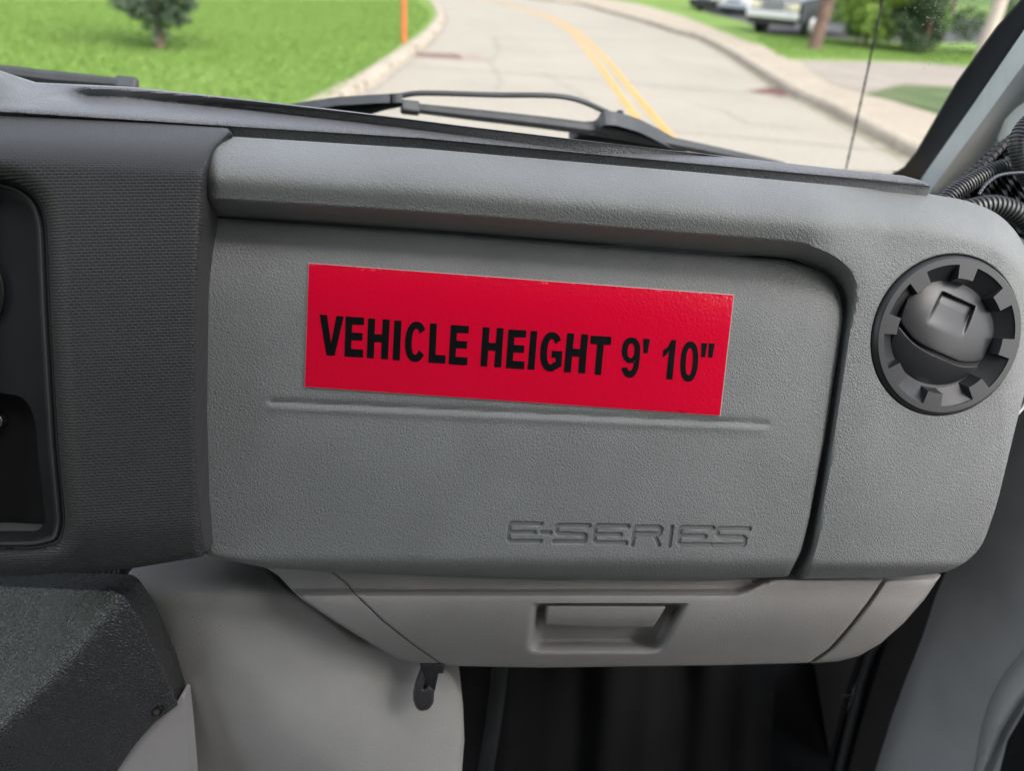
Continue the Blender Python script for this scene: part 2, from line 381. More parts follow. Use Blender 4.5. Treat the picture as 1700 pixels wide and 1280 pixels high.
# ================================================================ DASHBOARD
dash = thing('dashboard', D.O - D.N*0.06, 'grey and charcoal textured dashboard with glove box and round air vent under the windshield', 'dashboard')
topY = lambda x: np.interp(x, [345, 384, 700, 1150, 1545, 1600, 1650, 1685, 1720], [222, 226, 246, 285, 322, 331, 348, 374, 420])
gaptop = lambda x: 356+(x-350)*0.0735
def roll_n(x, y):
    q = y-topY(x)
    n = 0.008+0.018*(1-ss(85, 210, q))*(1-ss(1340, 1480, x))-0.040*np.maximum(0, (72-q)/72)**2.0-0.004*ss(70, 104, q)*(1-ss(1330, 1450, x))
    n = n-0.05*np.maximum(0, (x-1660)/80)**2.2; return n
inner = [(340, 355), (700, 378), (1100, 410), (1300, 426), (1345, 436), (1380, 454), (1400, 482), (1405, 525), (1395, 600), (1375, 730), (1350, 862), (1336, 918), (1312, 962)]
innerL = spl(inner, 4)
def shell_n(x, y):
    n = roll_n(x, y); P = np.stack([x, y], 1); d = dist_poly(P, innerL, closed=False)
    side = ss(1290, 1400, x)*ss(430, 560, y)
    wdt = 27*(1-side)+9*side; dep = 0.030*(1-side)+0.012*side
    c = np.clip(1-d/wdt, 0, 1)
    n = n-dep*((1-side)*c**1.1+side*c*c*(3-2*c))
    lowq = ss(926, 962, y)                      # underside of the right corner
    n = n-0.016*lowq**2
    lf = np.clip((362-x)/22, 0, 1); n = n-0.012*lf**2
    return n
shell_out = [(384, 226, 3), (700, 246, 0), (1150, 285, 0), (1545, 322, 0), (1600, 331, 20), (1655, 351, 30), (1695, 392, 40), (1722, 470, 40), (1718, 590, 40),
             (1688, 700, 30), (1655, 838, 30), (1628, 915, 40), (1580, 950, 30), (1500, 959, 0), (1312, 962, 0)]
shell_poly = np.concatenate([rc(shell_out, 10), innerL[::-1][1:], np.array([(346, 350), (338, 334), (336, 300), (340, 268), (356, 243)])])
def proj(p):
    q = (np.asarray(p)-CAM) @ RC; return np.stack([850+FPX*q[..., 0]/-q[..., 2], 640-FPX*q[..., 1]/-q[..., 2]], -1)
RV = 0.0640
_vf = Frame(D.hit(1571, 558, 0.008), UD, ND)
vhole = proj(np.array([_vf.pt(RV*0.985*math.cos(a), RV*0.985*math.sin(a), 0) for a in np.linspace(0, 2*math.pi, 72, endpoint=False)]))
shell = panel('upper_trim', shell_poly, shell_n, m_grey, dash, holes=[vhole], step=8, skirt=0.012, ew=3, ed=0.0012, sharp=60,
              rings=(4.5, 6.5, 9, 12, 16, 20, 24, 27, 30))
# glove box cover
T0 = lambda x: 358+(x-350)*0.0735
LET_OFF, LS = np.array([830.0, 850.0]), 3.953
strokes = [[(272,80),(75,78),(62,92),(55,180),(68,194),(266,194)], [(60,135),(228,136)], [(272,138),(330,139)],
 [(588,92),(385,90),(372,105),(370,132),(384,145),(550,150),(562,160),(560,185),(548,198),(350,198)],
 [(842,95),(640,92),(626,106),(618,190),(632,204),(828,206)], [(624,148),(792,151)],
 [(868,218),(882,112),(896,100),(1045,102),(1058,112),(1054,138),(1042,148),(878,146)], [(1010,150),(1042,218)],
 [(1128,100),(1110,222)], [(1398,106),(1196,103),(1182,116),(1172,203),(1186,217),(1382,217)], [(1180,158),(1348,162)],
 [(1638,112),(1440,110),(1428,124),(1424,152),(1438,164),(1595,168),(1610,178),(1606,206),(1594,220),(1395,221)]]
strokes = [np.array(s, float)/LS+LET_OFF for s in strokes]
def glove_n(x, y, letters=True):
    t = y-T0(x)
    n = -0.016*np.maximum(0, (150-t)/150)**2.4
    n = n-0.022*np.maximum(0, (y-(925+(x-345)*0.004))/38)**1.7
    # pressed groove with a soft lower lip under the sticker
    gy = 667+(x-445)*0.0445; e = ss(440, 452, x)*(1-ss(1268, 1282, x))
    g = (y-gy)
    n = n-0.0022*e*np.exp(-((g-0)/5.0)**2)+0.0012*e*np.exp(-((g-9)/6.0)**2)
    n = n-0.02*np.maximum(0, (x-1380+ (y-500)*0.0)/40)**2*0
    if letters:
        m = (x > 832) & (x < 1256) & (y > 860) & (y < 915)
        if m.any():
            P = np.stack([x[m], y[m]], 1); d = np.full(len(P), 99.0)
            for s in strokes: d = np.minimum(d, dist_poly(P, s, closed=False))
            dn = np.zeros(len(x)); dn[m] = 0.0019*(1-ss(2.7, 4.0, d)); n = n-dn
    return n
glove_out = [(352, 361, 14), (700, 385, 0), (1100, 416, 0), (1300, 431, 0), (1343, 441, 20), (1375, 457, 20), (1394, 484, 20), (1400, 526, 20), (1389, 600, 0), (1369, 730, 0),
             (1344, 860, 0), (1330, 915, 10), (1308, 958, 6), (1180, 965, 0), (900, 963, 0), (560, 951, 0), (440, 943, 0), (346, 924, 4), (332, 850, 0), (326, 700, 0), (328, 500, 0), (335, 410, 10)]
glove = panel('glove_box_cover', rc(glove_out, 10), glove_n, m_grey, dash, step=8, ew=9, ed=0.006, skirt=0.02, sharp=60, fine=[(832, 860, 1256, 915, 1.25), (436, 652, 1290, 720, 4)])
# lettering pressed into the cover: the floor of each stroke
def stroke_mesh(name, paths, hw, nf, mat, parent, dz):
    mb = MB()
    for s in paths:
        s = resample(s, 3, closed=False); t = np.gradient(s, axis=0); t /= np.linalg.norm(t, axis=1)[:, None]; q = np.stack([-t[:, 1], t[:, 0]], 1)
        A, B = s+q*hw, s-q*hw
        a3 = D.hit(A[:, 0], A[:, 1], nf(A[:, 0], A[:, 1])+dz); b3 = D.hit(B[:, 0], B[:, 1], nf(B[:, 0], B[:, 1])+dz)
        V = list(a3)+list(b3); n = len(s); mb.add(V, [(i, i+1, n+i+1, n+i) for i in range(n-1)])
        dz += 0.00002
    return mb.build(name, mat, parent)
m_letter = plain('lettering_satin_grey', (0.205, 0.215, 0.213), 0.5, noise=0.05)
tag(stroke_mesh('lettering', strokes, 2.6, lambda x, y: glove_n(x, y, False)-0.0019, m_letter, glove, 0.00015), 'pressed lettering reading E-SERIES in the cover')
# lower glove box door and side trims
def ledge(x): return 984+0*x
def low_n(x, y):
    yy = y+0.0*x
    rise = ss(976, 990, yy)
    cur = np.where(x > 1215, ss(0, 1, (x-1215)/80)*26, 0); yy2 = y+cur
    rise = ss(976, 992, yy2)
    n = -0.036+0.016*rise-0.030*np.maximum(0, (y-1000)/108)**1.8
    return n
def door_n(x, y):
    n = low_n(x, y)
    # finger recess round the latch
    cx, x0, x1 = 0, 872, 1142
    t = np.clip((y-1003)/80, 0, 1)
    L = 880-11*t; Rr = 1147-42*t
    inx = np.minimum(x-L, Rr-x); iny = np.minimum(y-1001, 1085-y); dd = np.minimum(inx, iny*1.2+ (y < 1010)*0)
    top = ss(1002, 1006, y)
    n = n-0.030*ss(2, 28, inx)*ss(0, 26, 1086-y)*top
    return n
seamL = [(548, 946), (575, 968), (592, 988), (640, 1034), (690, 1073), (737, 1106)]
seamR = [(1466, 962), (1440, 1000), (1405, 1045), (1375, 1078), (1342, 1101)]
door_out = seamL+[(900, 1109), (1200, 1105)]+seamR[::-1]+[(1320, 961), (900, 962), (700, 955)]
bdoor = panel('glove_box_door', np.array(door_out, float), door_n, m_grey_low, dash, step=7, ew=3, ed=0.0015, skirt=0.03, fine=[(600, 970, 1300, 996, 4), (862, 998, 1155, 1090, 3.5)])
lt = panel('latch_handle', rc([(908, 1006), (1106, 1007), (1084, 1042), (1000, 1043), (906, 1038)], 4), lambda x, y: low_n(x, y)-0.003-0.003*np.maximum(0, (y-1020)/20)**2, m_grey_low, bdoor, step=6, ew=3, ed=0.002, skirt=0.008)
panel('side_trim', spl(seamL, 3).tolist()[::-1]+[(438, 941), (462, 956), (480, 975), (500, 995), (560, 1035), (620, 1072), (660, 1094), (692, 1105), (730, 1107)], lambda x, y: low_n(x, y)-0.0012-0.02*np.clip((560-x)/130, 0, 1)**2, m_grey_low, dash, step=7, ew=4, ed=0.003, skirt=0.06)
panel('side_trim', spl([(1470, 962), (1444, 1001), (1409, 1046), (1379, 1079), (1347, 1102)], 3).tolist()+[(1390, 1099), (1425, 1090), (1460, 1070), (1500, 1035), (1535, 995), (1562, 955), (1500, 960)], lambda x, y: low_n(x, y)+0.001-0.015*np.clip((x-1440)/120, 0, 1)**2, m_grey_low, dash, step=7, ew=6, ed=0.006, skirt=0.06)
# body behind all the seams
panel('backing', [(300, 250), (700, 262), (1540, 340), (1640, 420), (1660, 600), (1600, 900), (1540, 940), (1470, 1040), (1380, 1090), (740, 1098), (500, 980), (430, 930), (300, 915)],
      lambda x, y: -0.062+0*x-0.02*(y < 420)+0.0*x, m_black, dash, step=20, skirt=0.20, back=False)
# top pad
P_far = [(-60, 95), (0, 116), (32, 127), (60, 136), (215, 143), (300, 152), (420, 165), (590, 185), (800, 212), (1000, 236), (1250, 264), (1400, 281), (1500, 291)]
P_bot = [(80, 159), (250, 168), (400, 179), (600, 197), (900, 228), (1300, 272), (1500, 292)]
farY = lambda x: np.interp(x, [p[0] for p in P_far], [p[1] for p in P_far])
botY = lambda x: np.interp(x, [p[0] for p in P_bot], [p[1] for p in P_bot])
frontY = lambda x: np.interp(x, [-60, 0, 380, 700, 1150, 1543], [182, 187, 211, 231, 273, 307])
def pad_n(x, y):
    b, f = botY(x), farY(x)
    h = 0.008*ss(0, 1, np.clip((b-y)/np.maximum(3, b-f), 0, 1))*ss(70, 150, x)*(1-ss(950, 1300, x))
    h = h+0.012*(1-ss(-20, 70, x))*ss(0, 1, (175-y)/60)
    q = frontY(x)-y
    h = h-0.0035*np.clip(1-q/16, 0, 1)**2
    return h
pad_out = P_far+[(1532, 300), (1545, 309)]+[(1150, 273), (700, 231), (380, 211), (0, 187), (-60, 182)]
pad = panel('top_pad', np.array(pad_out, float), pad_n, m_pad, dash, fr=T, step=4, ew=2.5, ed=0.0015, skirt=0.0085, sharp=70)
# ---- cluster bezel
bez_out = [(-60, 184), (0, 188), (200, 200), (378, 212), (383, 219, 4), (352, 248, 12), (340, 285, 20), (337, 322, 30), (339, 355, 30), (335, 400, 30), (328, 480, 30), (325, 700, 10), (331, 850, 0), (345, 917, 6), (335, 925, 4), (220, 944, 10), (100, 953, 0), (-60, 962)]
bez_hole = rc([(-55, 296), (0, 297), (35, 306, 20), (66, 330, 24), (78, 370, 30), (84, 520, 0), (97, 740, 0), (109, 868, 14), (100, 902, 14), (60, 912, 14), (-55, 913)], 6)
def bez_n(x, y):
    q = y-np.interp(x, [0, 383], [188, 213])
    n = 0.034-0.050*np.maximum(0, (88-q)/88)**2.1
    n = n-0.02*np.maximum(0, (y-860)/95)**2
    d = dist_poly(np.stack([x, y], 1), bez_hole)
    n = n-0.010*np.clip(1-d/34, 0, 1)**2
    return n-0.008*np.clip((x-316)/25, 0, 1)**2*ss(240, 420, y)
bez = panel('instrument_bezel', rc(bez_out, 6), bez_n, m_weave, dash, uvf=lambda x, y: 0.034-0.050*np.maximum(0, (88-(y-np.interp(x, [0, 383], [188, 213])))/88)**2.1, step=7, ew=9, ed=0.006, skirt=0.035, holes=[bez_hole], sharp=60, rings=(13, 18, 24, 30, 36))
rim_o = bez_hole
def shrink(L, k):
    t = np.roll(L, -1, 0)-np.roll(L, 1, 0); t /= (np.linalg.norm(t, axis=1)[:, None]+1e-9); q = np.stack([-t[:, 1], t[:, 0]], 1)
    a = L+q*k; return a if inside(np.array([L.mean(0)+0]), [a]).all() and abs(a[:, 0].max()) < abs(L[:, 0].max()) else L-q*k
rim_in = shrink(bez_hole, 15)
def rim_n(x, y):
    d = dist_poly(np.stack([x, y], 1), bez_hole); return 0.014-0.004*np.clip(d/15, 0, 1)
pk = rc([(-54, 652), (0, 652), (40, 658, 18), (58, 690, 18), (66, 780, 0), (76, 868, 8), (60, 884, 8), (-54, 884)], 6)
rim = panel('inset_panel', shrink(bez_hole, 1.0), rim_n, m_inset, bez, holes=[pk], step=7, skirt=0.01, fine=[(-55, 300, 20, 330, 4), (40, 320, 110, 910, 3)], sharp=70)
_rl = shrink(bez_hole, 9); _rl = _rl[_rl[:, 0] > -50]; _k = np.argmax(np.linalg.norm(np.diff(_rl, axis=0), axis=1)); _rl = np.roll(_rl, -(_k+1), 0) if np.linalg.norm(_rl[_k+1]-_rl[_k]) > 300 else _rl
tube('rim_bead', D.hit(_rl[:, 0], _rl[:, 1], 0.0125), 0.0016, plain('bead_satin', (0.05, 0.052, 0.055), 0.3), rim)
# pocket in the inset panel
panel('pocket', rc([(-58, 640), (70, 640), (90, 900), (-58, 900)], 2), lambda x, y: -0.004+0*x, plain('pocket_black', (0.008, 0.008, 0.009), 0.6, noise=0.2), bez, step=12, skirt=0.003)
panel('pocket_ledge', rc([(-50, 869), (0, 870), (74, 873), (67, 883), (0, 884), (-50, 884)], 4), lambda x, y: -0.003+0.012*np.clip((y-868)/16, 0, 1), plain('ledge_lit_grey', (0.10, 0.105, 0.105), 0.5), bez, step=6, skirt=0.003)  # black plastic ledge; lighter colour paints the light on its upward face
th = np.linspace(0, 2*math.pi, 40)[:-1]
panel('dial', np.stack([-32+40*np.cos(th), 487+62*np.sin(th)], 1), lambda x, y: 0.0135+0.002*np.cos(np.clip(np.hypot((x+32)/40, (y-487)/62), 0, 1)*1.5), plain('dial_dark', (0.014, 0.017, 0.014), 0.35), bez, step=8, skirt=0.003, ew=4, ed=0.002)
nb = MB(); c0 = D.hit(0, 697, -0.002)
nb.cyl(c0, c0+D.N*0.006, 0.0048, 0.0044, 24); 
nut = nb.build('socket_nut', m_steel, bez, bevel=0.0006)
MB().cyl(c0+D.N*0.0055, c0+D.N*0.0065, 0.0020, 0.0020, 16).build('socket_hole', m_rub, bez)
# ---- air vent
vb = [1571, 558]
vf = Frame(D.hit(1571, 558, 0.0065), UD, nrm(ND+0.0*UD))
RV = 0.0640
def polar(name, fn, r0, r1, nr, na, mat, parent, fr, angs=None, rs=None):
    rs = np.linspace(r0, r1, nr) if rs is None else rs
    angs = np.linspace(0, 2*math.pi, na, endpoint=False) if angs is None else angs
    V = []; F = []
    for r in rs:
        for a in angs: V.append(fr.pt(r*math.cos(a), r*math.sin(a), fn(r, a)))
    n = len(angs)
    for i in range(len(rs)-1):
        for k in range(n): F.append((i*n+k, (i+1)*n+k, (i+1)*n+(k+1) % n, i*n+(k+1) % n))
    return mesh(name, V, F, mat, parent, sharp=35)
NP = 8
def pocket_t(a):                        # 1 inside a finger pocket
    k = ((a-R_(-7.5)) % (2*math.pi/NP))/(2*math.pi/NP); return 1.0 if 0.18 < k < 0.82 else 0.0
angs = []
for k in range(NP):
    b0 = R_(-7.5)+k*2*math.pi/NP; s = 2*math.pi/NP
    angs += [b0+s*f for f in (0, 0.06, 0.12, 0.16, 0.179, 0.20, 0.26, 0.34, 0.42, 0.5, 0.58, 0.66, 0.74, 0.80, 0.821, 0.84, 0.88, 0.94)]
def ring_n(r, a):
    rr = r/RV
    base = 0.0045 if rr < 0.93 else 0.0045-0.010*((rr-0.93)/0.07)**2
    inn = 0.0
    if rr < 0.70: inn = -0.010*((0.70-rr)/0.05)
    if pocket_t(a) and rr < 0.858:
        return 0.0034-0.0072*((0.858-rr)/0.17)
    return base+inn-0.0016*(1-abs(rr-0.8)/0.2 if rr < 0.845 else 0)*0
vent = thing('air_vent_root', (0, 0, 0), None, None); COL.objects.unlink(vent); bpy.data.objects.remove(vent)
vring = None
vring = polar('air_vent', ring_n, 0, 0, 0, 0, m_vent, dash, vf, angs=angs, rs=[RV*x for x in (0.645, 0.67, 0.70, 0.74, 0.79, 0.83, 0.8575, 0.8595, 0.88, 0.93, 0.955, 0.975, 0.99, 1.0)])
tag(vring, 'round black air vent with castellated ring')
polar('vent_socket', lambda r, a: -0.004-0.02*(1-r/(RV*0.70)), 0, 0, 0, 0, m_rub, vring, vf, angs=list(np.linspace(0, 2*math.pi, 48, endpoint=False)), rs=[RV*x for x in (0.02, 0.3, 0.5, 0.65, 0.70)])
zc = lambda L: [(1300+(838+(a-838)*1.035)/3.2, 350+(668+(b-668)*1.035)/3.2, *r) for a, b, *r in L]
vcx, vcy, vr = 1300+838/3.2, 350+668/3.2, 300/3.2
def dome(x, y, k=0.0):
    d2 = ((x-vcx)**2+(y-vcy)**2)/vr**2
    return 0.002+0.016*np.sqrt(np.maximum(0.02, 1-0.80*d2))-0.009+k
polyB = zc([(553, 690), (600, 560), (640, 480), (690, 412), (770, 372), (850, 362), (940, 380), (1020, 425), (1080, 495), (1118, 580), (1122, 660), (1100, 770), (1050, 850), (1000, 905), (920, 950), (830, 968), (740, 950), (650, 895), (580, 810), (550, 730)])
panel('flap_base', np.array([p[:2] for p in polyB]), lambda x, y: dome(x, y, -0.003), m_vent, vring, step=6, ew=4, ed=0.002, skirt=0.008)
def thumb(x, y):
    X, Y = (x-1300)*3.2, (y-350)*3.2
    # scooped thumb mark: an upturned U of a step that fades downwards
    ax = np.array([190.0, 85.0]); ax /= np.linalg.norm(ax); ay = np.array([-ax[1], ax[0]])
    a = (X-930)*ax[0]+(Y-475)*ax[1]; b = (X-930)*ay[0]+(Y-475)*ay[1]
    ins = np.minimum(np.minimum(a+98+b*0.06, 98-a+b*0.06), b+8)
    m = ss(-4, 16, ins)*(1-ss(0, 190, b))
    return -0.0055*m
upf = zc([(625, 590, 6), (672, 450, 14), (705, 408, 20), (770, 378, 20), (855, 366, 20), (940, 384, 20), (1016, 428, 20), (1075, 500, 20), (1112, 585, 20), (1115, 655, 20), (1045, 800, 8), (965, 806, 20), (925, 796, 20), (770, 728, 20), (700, 686, 20)])
panel('upper_flap', rc(upf, 5), lambda x, y: dome(x, y, 0.0015)+thumb(x, y), m_vent, vring, step=5, ew=2.5, ed=0.0012, skirt=0.004, fine=[(1530, 480, 1635, 570, 1.8)], sharp=60)
lof = zc([(618, 608, 6), (695, 698, 20), (765, 742, 20), (922, 811, 20), (963, 820, 20), (1038, 816, 8), (995, 895, 10), (920, 945, 20), (830, 962, 20), (742, 944, 20), (655, 890, 20), (588, 805, 20), (560, 730, 16)])
panel('lower_flap', rc(lof, 5), lambda x, y: dome(x, y, 0.0005)-0.004*np.clip((y-560)/90, 0, 1), m_vent, vring, step=5, ew=2.5, ed=0.0012, skirt=0.004)
# ================================================================ STICKER
scn = np.array([(513, 437), (1218, 490), (1195, 690), (506, 642)], float)
stick = thing('warning_sticker', D.hit(860, 565, -0.002), 'rectangular red sticker with black vehicle height lettering on the grey glove box cover', 'sticker')
sn = lambda dz: (lambda x, y: glove_n(x, y, False)+dz+0*x)
panel('backing_film', scn+np.array([(-1.2, -1.2), (1.4, -1.4), (1.4, 1.0), (-1.2, 1.2)]), sn(0.0005), m_paper, stick, step=5, skirt=0.0003)
panel('red_film', scn, sn(0.0013), m_red, stick, step=5, skirt=0.0004)
def sup(cx, cy, rx, ry, a0, a1, n=28, e=2.5):
    out = []
    for i in range(n+1):
        a = a0+(a1-a0)*i/n; c, s = math.cos(a), math.sin(a)
        out.append((cx+rx*math.copysign(abs(c)**(2/e), c), cy+ry*math.copysign(abs(s)**(2/e), s)))
    return out
def ring_glyph(a_open0=None):
    return None
SX, SY = 0.30, 0.175
gl = {}
gl['V'] = [[(0, 0), (0.31, 0), (0.5, 0.70), (0.69, 0), (1, 0), (0.66, 1), (0.33, 1)]]
gl['E'] = [[(0, 0), (1, 0), (1, .19), (.36, .19), (.36, .39), (.95, .39), (.95, .58), (.36, .58), (.36, .80), (1.02, .80), (1.02, 1), (0, 1)]]
gl['H'] = [[(0, 0), (.33, 0), (.33, .385), (.67, .385), (.67, 0), (1, 0), (1, 1), (.67, 1), (.67, .585), (.33, .585), (.33, 1), (0, 1)]]
gl['I'] = [[(0, 0), (1, 0), (1, 1), (0, 1)]]
gl['L'] = [[(0, 0), (.40, 0), (.40, .79), (1, .79), (1, 1), (0, 1)]]
gl['T'] = [[(0, 0), (1, 0), (1, .215), (.66, .215), (.66, 1), (.34, 1), (.34, .215), (0, .215)]]
q = math.pi
gl['C'] = [sup(.5, .5, .5, .515, -0.13*q-0.02, -1.87*q+0.02)+[(.67, .625)]+sup(.5, .5, .20, .325, -1.86*q, -0.14*q)+[]]
gl['C'][0] = sup(.5, .5, .5, .515, -0.20*q, -1.80*q, e=2.2)+sup(.5, .5, .19, .33, -1.80*q, -0.20*q, e=2.2)
gl['G'] = [sup(.5, .5, .5, .515, -0.20*q, -1.78*q, e=2.2)[:-4]+[(1.0, .86), (1.0, .47), (.52, .47), (.52, .65), (.72, .65), (.72, .77)]+sup(.5, .5, .19, .33, -1.72*q, -0.20*q, e=2.2)]
gl['0'] = [sup(.5, .5, .5, .515, 0, 2*q, 36, 2.3)[:-1], sup(.5, .5, .20, .345, 0, 2*q, 30, 2.3)[:-1]]
gl['1'] = [[(.62, 0), (1, 0), (1, 1), (.48, 1), (.48, .30), (.25, .40), (.0, .46), (.0, .28), (.35, .19)]]
gl['9'] = [sup(.5, .32, .5, .335, .93*q, 2.0*q, 22, 2.2)+[(1.0, .5)]+sup(.5, .56, .5, .455, 0, .86*q, 16, 2.2)+[(.31, .755)]+sup(.5, .6, .20, .24, .80*q, .12*q, 8, 2.0)+[(.69, .58)]+sup(.48, .33, .48, .315, .28*q, .93*q, 12, 2.0),
           sup(.5, .325, .19, .185, 0, 2*q, 26, 2.2)[:-1]]
gl["'"] = [[(0, 0), (1, 0), (.72, 1), (.06, 1)]]
def r3(*p): return [(520+a/4.857, 500+b/4.857) for a, b in p]
def r4(*p): return [(860+a/4.857, 510+b/4.857) for a, b in p]
txt = [('V', r3((52,107),(247,121),(42,433),(240,444))), ('E', r3((262,122),(412,131),(252,445),(398,455))), ('H', r3((443,137),(618,148),(432,458),(602,470))),
 ('I', r3((655,153),(713,157),(640,473),(697,478))), ('C', r3((750,164),(922,172),(732,480),(905,491))), ('L', r3((943,178),(1080,184),(928,495),(1065,503))),
 ('E', r3((1110,190),(1257,200),(1092,508),(1238,517))), ('H', r3((1368,208),(1537,218),(1348,523),(1515,535))),
 ('E', [(844.3,546.5),(874,548.5),(839.7,611.2),(869.6,613)]), ('I', r4((103,190),(157,193),(78,502),(132,506))), ('G', r4((190,200),(366,208),(170,510),(348,520))),
 ('H', r4((398,208),(567,220),(370,523),(540,535))), ('T', r4((588,228),(755,238),(563,541),(725,549))), ('9', r4((845,243),(993,252),(824,560),(970,570))),
 ("'", r4((1012,252),(1065,257),(1008,370),(1058,372))), ('1', r4((1180,258),(1277,264),(1150,577),(1245,584))), ('0', r4((1322,276),(1464,284),(1300,592),(1442,600))),
 ("'", r4((1480,288),(1527,290),(1474,402),(1522,405))), ("'", r4((1540,290),(1588,293),(1530,406),(1580,408)))]
mb = MB()
for ch, (tl, tr, bl, br) in txt:
    tl, tr, bl, br = map(np.array, (tl, tr, bl, br))
    loops = [np.array([(1-b)*((1-a)*tl+a*tr)+b*((1-a)*bl+a*br) for a, b in L]) for L in gl[ch]]
    loops = [resample(L, 5) for L in loops]
    A = np.concatenate(loops); E = []; o = 0
    for L in loops: n = len(L); E += [(o+i, o+(i+1) % n) for i in range(n)]; o += n
    rs = delaunay_2d_cdt([Vector((float(a), float(b))) for a, b in A], E, [], 0, 1e-5)
    vv = np.array([[v[0], v[1]] for v in rs[0]]); ff = [tuple(f) for f in rs[2]]
    ok = inside(np.array([vv[list(f)].mean(0) for f in ff]), loops)
    V3 = D.hit(vv[:, 0], vv[:, 1], glove_n(vv[:, 0], vv[:, 1], False)+0.0016)
    mb.add(V3, [f for f, k in zip(ff, ok) if k])
lo_ = mb.build('lettering', m_ink, stick); tag(lo_, "bold black lettering reading VEHICLE HEIGHT 9' 10\"")
# ================================================================ VAN BODY AND CAB
van = thing('van_body', veh(0, 0.6, -CH+0.0), 'white and grey van cab shell with bare grey windshield pillar beside the dashboard', 'van')
def px3(L, fr, n=0.0): L = np.array(L, float); return fr.hit(L[:, 0], L[:, 1], n)
# pillar and its dark glass band
pil_out = [(1529, 297), (1545, 322), (1575, 327), (1640, 300), (1740, 215), (1760, 60), (1720, 10), (1702, 46), (1619, 168)]
sL = np.array([(1529, 297), (1619, 168), (1702, 46), (1740, -10)], float)
def pil_n(x, y):
    d = dist_poly(np.stack([x, y], 1), sL, closed=False)
    return -0.035+0.010*ss(0, 5, d)-0.004*np.exp(-((d-14)/1.6)**2)+0.012*ss(18, 60, d)-0.020*ss(62, 78, d)+0.012*ss(78, 110, d)
panel('windshield_pillar', np.array(pil_out, float), pil_n, m_pillar, van, fr=W, step=5, skirt=0.03)
panel('door_frame', rc([(1668, 198), (1682, 183), (1760, 120), (1790, 300), (1740, 330), (1655, 230)], 6), lambda x, y: -0.07+0*x, m_white, van, fr=W, step=8, ew=6, ed=0.004, skirt=0.03)
panel('frame_slot', rc([(1686, 190), (1693, 172), (1745, 135), (1745, 165), (1693, 199)], 3), lambda x, y: -0.071+0*x, m_rub, van, fr=W, step=8, skirt=0.004)
# roof, side walls with openings, rear, floor: unseen, shaped for the cab light
def slab(mb, u0, u1, f0, f1, z0, z1):
    c = veh((u0+u1)/2, (f0+f1)/2, (z0+z1)/2); mb.box(c, (abs(u1-u0)/2, abs(f1-f0)/2, abs(z1-z0)/2), (UH, FH, UP))
mb = MB(); slab(mb, -1.45, 0.95, -1.6, ROOF_F, 0.74, 0.79); mb.build('roof', m_headliner, van)
for sgn_ in (1, -1):
  mb = MB()
  if sgn_ > 0: slab(mb, 0.90, 0.95, -1.6, 0.55, -1.15, -0.25); slab(mb, 0.90, 0.95, -1.6, -0.30, -0.25, 0.74)
  else: slab(mb, -1.45, -1.40, -1.6, 0.9, -1.15, -0.60); slab(mb, -1.45, -1.40, -1.6, -0.85, -0.60, 0.74)
  mb.build('unseen_side_wall', m_headliner, van)
mb = MB(); slab(mb, -1.40, 0.90, -1.6, -1.55, -1.15, 0.74); mb.build('unseen_rear_wall', m_headliner, van)
mb = MB(); slab(mb, -1.40, 0.90, -1.55, 0.80, -1.17, -1.12); mb.build('floor_pan', plain('bounce_floor_grey', (0.26, 0.245, 0.23), 0.7, noise=0.2), van)  # unseen floor, grey chosen to bounce light up under the dash
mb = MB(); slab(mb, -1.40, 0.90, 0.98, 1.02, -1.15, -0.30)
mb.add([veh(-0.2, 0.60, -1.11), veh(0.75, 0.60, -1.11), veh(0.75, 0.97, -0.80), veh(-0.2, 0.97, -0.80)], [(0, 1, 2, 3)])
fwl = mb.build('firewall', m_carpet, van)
# cowl and hood outside
nu = 15; V = []; F = []
prof = [(1.075, -0.262), (1.12, -0.275), (1.2, -0.30), (1.26, -0.325), (1.30, -0.335), (1.5, -0.385), (1.75, -0.475), (1.95, -0.60), (2.02, -0.75), (2.03, -1.1)]
for i in range(nu):
    u = -1.25+i*(2.05/(nu-1)); e = abs((u+0.22)/1.03)**4
    for f, z in prof: V.append(veh(u, f-0.10*e*(f > 1.15), z-0.06*e))
nn = len(prof)
cw = [(i*nn+k, (i+1)*nn+k, (i+1)*nn+k+1, i*nn+k+1) for i in range(nu-1) for k in range(0, 3)]
hd = [(i*nn+k, (i+1)*nn+k, (i+1)*nn+k+1, i*nn+k+1) for i in range(nu-1) for k in range(4, nn-1)]
mesh('cowl', V, cw, m_rub, van); mesh('hood', V, hd, plain('hood_white_paint', (0.7, 0.7, 0.68), 0.3), van)
mb = MB(); slab(mb, -1.30, 0.62, 0.56, 0.955, -0.236, -0.224); mb.build('light_block_deck', m_rub, dash)  # unseen slab added to stop sky light leaking down behind the dash
# windshield
wc = [W.pt(-1.3, -0.03, 0), W.pt(0.86, -0.03, 0), W.pt(0.60, 1.44, 0), W.pt(-1.05, 1.44, 0)]
SPECK = None
wsT = thing('windshield', W.pt(-0.2, 0, 0), 'clear raked windshield with dust specks and a black edge band', 'windshield')
_s = W.hit(1590, 40, 0)-np.array(wsT.location); SPECK = tuple(float(v) for v in _s)
mesh('glass', wc, [(0, 1, 2, 3)], glass_mat(), wsT, smooth=False)
dv, df = [], []
for _ in range(420):
    px_, py_ = 1590+rng.normal()*42, 30+rng.normal()*48
    if px_ > 1590+(136-py_)*0.72-10: continue
    c_ = W.hit(px_, py_, -0.0015); r_ = 0.00035+0.0009*rng.uniform()**3; k_ = len(dv)
    for j in range(6): dv.append(c_+r_*(math.cos(j*1.047)*W.U+math.sin(j*1.047)*W.V))
    df.append(tuple(range(k_, k_+6)))
